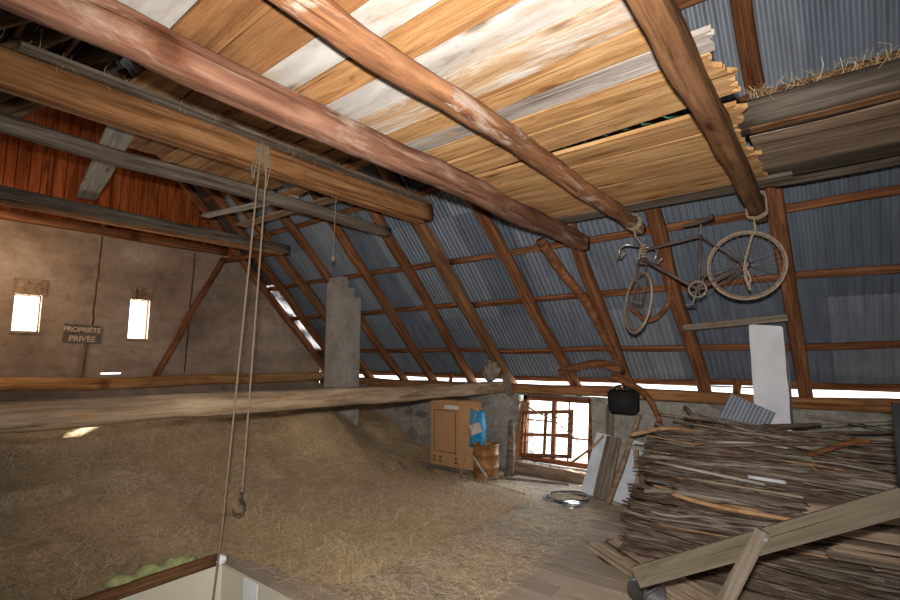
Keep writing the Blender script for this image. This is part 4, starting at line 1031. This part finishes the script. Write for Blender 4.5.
# ------------------------------------------------------------------ stair rail
t = thing('stair_rail', 'sloping grey board rail with a diagonal brace in front of the wood pile', 'railing', (.2, 3.4, 0))
def child_plank(name, a, b, w, th, m, up, **kw):
    o = plank(name, a, b, w, th, m, None, None, up=up, **kw); mw = o.matrix_world.copy(); o.parent = t; o.matrix_parent_inverse = Matrix.Translation(-t.location); return o
child_plank('rail_board', (-1.12, 3.40, .465), (.24, 3.40, 1.19), .125, .03, 'rail_wood', (0, -1, 0), edge=.004, warp=.003)
child_plank('brace', (-.385, 3.365, .92), (-.83, 3.365, .02), .085, .03, 'grey_wood', (0, -1, 0), edge=.01)
bm = bmesh.new(); bmesh.ops.create_cone(bm, cap_ends=True, segments=12, radius1=.012, radius2=.012, depth=.01, matrix=Matrix.Translation((-.575, -.055, .88)) @ Matrix.Rotation(pi / 2, 4, 'X')); obj('nail', bm, 'tin', t)
timber('black_post', (.222, 3.44, 0), (.238, 3.44, 1.66), .04, .04, 'black', 'thin black upright post at the right end of the stair rail', 'post', up=(0, -1, 0), wob=.004)
plank('pale_board', (.19, 3.05, 0), (.20, 3.05, .74), .06, .025, 'pale_grey_wood', 'pale upright board end beside the black post', 'board', up=(0, -1, 0))

# ------------------------------------------------------------------ hay
def smooth(a, b, x): t_ = max(0, min(1, (x - a) / (b - a))); return t_ * t_ * (3 - 2 * t_)
def hay_h(x, y):
    xo = x; x = x + .45 * noise.noise(V((x * .9, y * .9, 11)))
    k = smooth(-4.35 - 1.35 * smooth(5.2, 7.0, y) - .2 * smooth(4.6, 3.0, y), -8.2, x)
    top = .84 - .06 * smooth(4, 7.3, y) + .04 * smooth(3.2, 1.0, y)
    top += .42 * math.exp(-((x + 7.0) ** 2 / 1.2 + (y - 4.9) ** 2 / 1.1))
    h = k * top + .10 * smooth(-2.9, -4.6, x) * smooth(2.5, 3.2, y) * smooth(6.5, 5.6, y)
    x = xo
    if x < HX0 and y < 2.7: h = max(h, (.05 + .50 * smooth(HX0 - .02, HX0 - 1.3, x)) * smooth(3.2, 2.2, y))
    if h > .01: h += (.07 * noise.noise(V((x * 1.1, y * 1.1, 0))) + .035 * noise.noise(V((x * 3.2, y * 3.2, 4))) + .015 * noise.noise(V((x * 9, y * 9, 1)))) * min(1, h * 4)
    return h
bm = bmesh.new(); X0, X1, Y0, Y1 = XG + .02, -3.3, -2.3, 7.33; nx, ny = 150, 200; g = {}
for i in range(nx + 1):
    for j in range(ny + 1):
        x = X0 + (X1 - X0) * i / nx; y = Y0 + (Y1 - Y0) * j / ny
        g[i, j] = (x, y, hay_h(x, y))
vv = {}
def gv(i, j):
    if (i, j) not in vv: x, y, h = g[i, j]; vv[i, j] = bm.verts.new((x, y, max(h, -.004)))
    return vv[i, j]
for i in range(nx):
    for j in range(ny):
        q = [(i, j), (i + 1, j), (i + 1, j + 1), (i, j + 1)]
        if max(g[a][2] for a in q) < .012: continue
        if any(g[a][0] > HX0 - .01 and g[a][1] < HY1 + .03 and g[a][1] > HY0 - .05 for a in q): continue
        f = bm.faces.new([gv(*a) for a in q]); f.smooth = True; f.material_index = 0
rs = random.Random(11); tones = [0.0] * len(bm.faces)
def stem(x, y, z, L, az, el, w, tone, curl):
    d = V((cos(az) * cos(el), sin(az) * cos(el), sin(el))); sd_ = V((-sin(az), cos(az), 0)); p = V((x, y, z)); pts = []
    for k in range(4):
        s = k / 3 - .5; q = p + d * (L * s) + sd_ * (curl * (s * s * 4 - .33) * L) + V((0, 0, -abs(curl) * .2 * L * s * s * 4)); ww = w * (1 - .5 * abs(s))
        pts.append((q - sd_ * ww * .5, q + sd_ * ww * .5))
    vs = [(bm.verts.new(a), bm.verts.new(b)) for a, b in pts]
    for (a, b), (c, e) in zip(vs, vs[1:]):
        f = bm.faces.new((a, b, e, c)); f.material_index = 1; tones.append(tone)
cnt = 0; tries = 0
while cnt < 72000 and tries < 700000:
    tries += 1
    # denser close to the viewpoint
    x = rs.uniform(XG + .1, -2.2); y = rs.uniform(.3, 7.2)
    if rs.random() > min(1, 4.5 / max(1.5, hypot(x, y)) ** 1.0): continue
    h = hay_h(x, y)
    if x > HX0 - .03 and y < HY1 + .05: continue
    if h < .012:
        # loose stems strewn over the bare boards
        dens = 1.2 * smooth(-1.3, -3.4, x) * smooth(2.5, 3.0, y) * smooth(7.1, 6.3, y) * (.45 + max(0, noise.noise(V((x * 1.4, y * 1.4, 9))) + .35))
        if rs.random() > dens: continue
        stem(x, y, .008 + rs.random() * .01, rs.uniform(.04, .17), rs.gauss(0.3, .9), rs.uniform(-.03, .03), rs.uniform(.0022, .0042), rs.uniform(.3, 1), rs.uniform(-.09, .09))
    else:
        base_az = 6.28 * noise.noise(V((x * .9, y * .9, 2))) ; az = base_az + rs.gauss(0, .9)
        stem(x, y, h + .012 + rs.random() * .02, rs.uniform(.08, .32), az, rs.gauss(0, .22), rs.uniform(.0022, .0045), max(0, min(1, rs.gauss(.55, .25))), rs.gauss(0, .10))
    cnt += 1
# stems lying on the boards and ledges near the stair opening
for k in range(500):
    x = rs.uniform(-4.5, -1.2); y = 2.5 + abs(rs.gauss(0, .5)); stem(x, y, .01, rs.uniform(.04, .16), rs.uniform(0, 6.28), 0, .003, rs.uniform(.4, .95), rs.uniform(-.2, .2))
me = to_me(bm, 'loose_hay'); at = me.attributes.new('tone', 'FLOAT', 'FACE')
for i, t_ in enumerate(tones): at.data[i].value = t_
o = link('loose_hay', me, ['haybase', 'straw']); tag(o, 'great heap of loose dry hay spreading over the floor', 'hay', kind='stuff')
# hay on the dark beam and fringe at the deck edges
bm = bmesh.new(); tones = []
for k in range(900):
    x = rs.uniform(-.35, 2.6); stem(x, 3.72 + rs.uniform(-.05, .15), 3.66 + abs(rs.gauss(0, .02)), rs.uniform(.06, .22), rs.uniform(0, 6.28), rs.gauss(0, .5), .0035, rs.uniform(.2, .7), rs.gauss(0, .3))
for k in range(420):
    y = rs.uniform(.6, 4.9); stem(-4.22 + rs.gauss(0, .05), y, 4.02 + rs.gauss(0, .02), rs.uniform(.05, .16), rs.uniform(0, 6.28), rs.gauss(-.4, .6), .003, rs.uniform(.1, .5), rs.gauss(0, .3))
me = to_me(bm, 'hay_wisps'); at = me.attributes.new('tone', 'FLOAT', 'FACE')
for i, t_ in enumerate(tones): at.data[i].value = t_
me.materials.append(M['straw']); o = link('hay_wisps', me, 'straw'); tag(o, 'wisps of hay caught on the dark upper-right beam and the rope beam', 'hay', kind='stuff')
# green netting in the deck gap
bm = bmesh.new()
for k in range(7): sweep(bm, [(-1.6 + .16 * k + RND.uniform(-.03, .03), 3.20, 3.50), (-1.55 + .16 * k, 3.28, 3.49 + .02 * sin(k)), (-1.5 + .16 * k, 3.36, 3.50)], .006, 5)
sweep(bm, [(-1.7 + .1 * k, 3.24 + .02 * sin(k * 1.7), 3.495) for k in range(13)], .007, 5)
M['green'] = plain('green netting', (.03, .12, .06), .7)
tag(obj('green_netting', bm, 'green'), 'scrap of green netting lying over the open gap in the planks', 'netting')

# ------------------------------------------------------------------ light
wd = bpy.data.worlds.new('World'); bpy.context.scene.world = wd; wd.use_nodes = True
bg = wd.node_tree.nodes['Background']; bg.inputs[0].default_value = (.92, .96, 1, 1); bg.inputs[1].default_value = 3.2
def lamp(name, typ, loc, energy, color=(1, 1, 1), **kw):
    l = bpy.data.lights.new(name, typ); l.energy = energy; l.color = color
    for k, v in kw.items(): setattr(l, k, v)
    o = bpy.data.objects.new(name, l); C.objects.link(o); o.location = loc; return o
def aim(o, d): o.rotation_euler = V(d).to_track_quat('-Z', 'Y').to_euler()
s_ = lamp('sun', 'SUN', (-20, 15, 20), 26, (1, .93, .82), angle=radians(.6)); aim(s_, (1.66, -1.16, -1.78))
# camera
YAW = radians(38.2); P = radians(6.7); F = 484
f_ = V((-sin(YAW) * cos(P), cos(YAW) * cos(P), sin(P))); r_ = V((cos(YAW), sin(YAW), 0)); u_ = r_.cross(f_)
cam = bpy.data.cameras.new('camera'); cam.sensor_width = 36; cam.lens = F / 900 * 36; cam.clip_start = .05; cam.clip_end = 300
co = bpy.data.objects.new('camera', cam); C.objects.link(co)
mt = Matrix((r_, u_, -f_)).transposed().to_4x4(); mt.translation = (0, 0, 1.9); co.matrix_world = mt
bpy.context.scene.camera = co
def raydir(x, y): return f_ + r_ * ((x - 450) / F) - u_ * ((y - 300) / F)
fl = lamp('flash', 'SPOT', (.02, -.05, 2.08), 1380, (1, .95, .88), spot_size=radians(123), spot_blend=1.0, shadow_soft_size=.04); aim(fl, raydir(480, 290))
# lamps added for skylight at the windows, plus two added fills indoors
for i, (a, b, c, d) in enumerate((W1, W2)):
    l = lamp('window_light', 'AREA', (XG - .5, (a + b) / 2, (c + d) / 2 + .1), 110, (1, .86, .70), shape='RECTANGLE', size=.6, size_y=.9); aim(l, (1, 0, -.1))
l = lamp('room_fill', 'AREA', (-8.6, 1.0, 3.2), 30, (1, .72, .48), shape='RECTANGLE', size=1.6, size_y=1.6); aim(l, (-.9, .9, -.1))
l = lamp('window_light', 'AREA', (-3.6, 8.3, 1.0), 160, (.80, .90, 1), shape='RECTANGLE', size=1.6, size_y=1.2); aim(l, (0, -1, -.05))
l = lamp('barn_fill', 'AREA', (1.5, -1.5, 2.2), 35, (.75, .85, 1), shape='RECTANGLE', size=3, size_y=2); aim(l, (-.4, .8, .1))
sc = bpy.context.scene
sc.view_settings.view_transform = 'Standard'; sc.view_settings.look = 'None'; sc.view_settings.exposure = 0; sc.view_settings.gamma = 1
sc.cycles.max_bounces = 6; sc.cycles.use_denoising = True
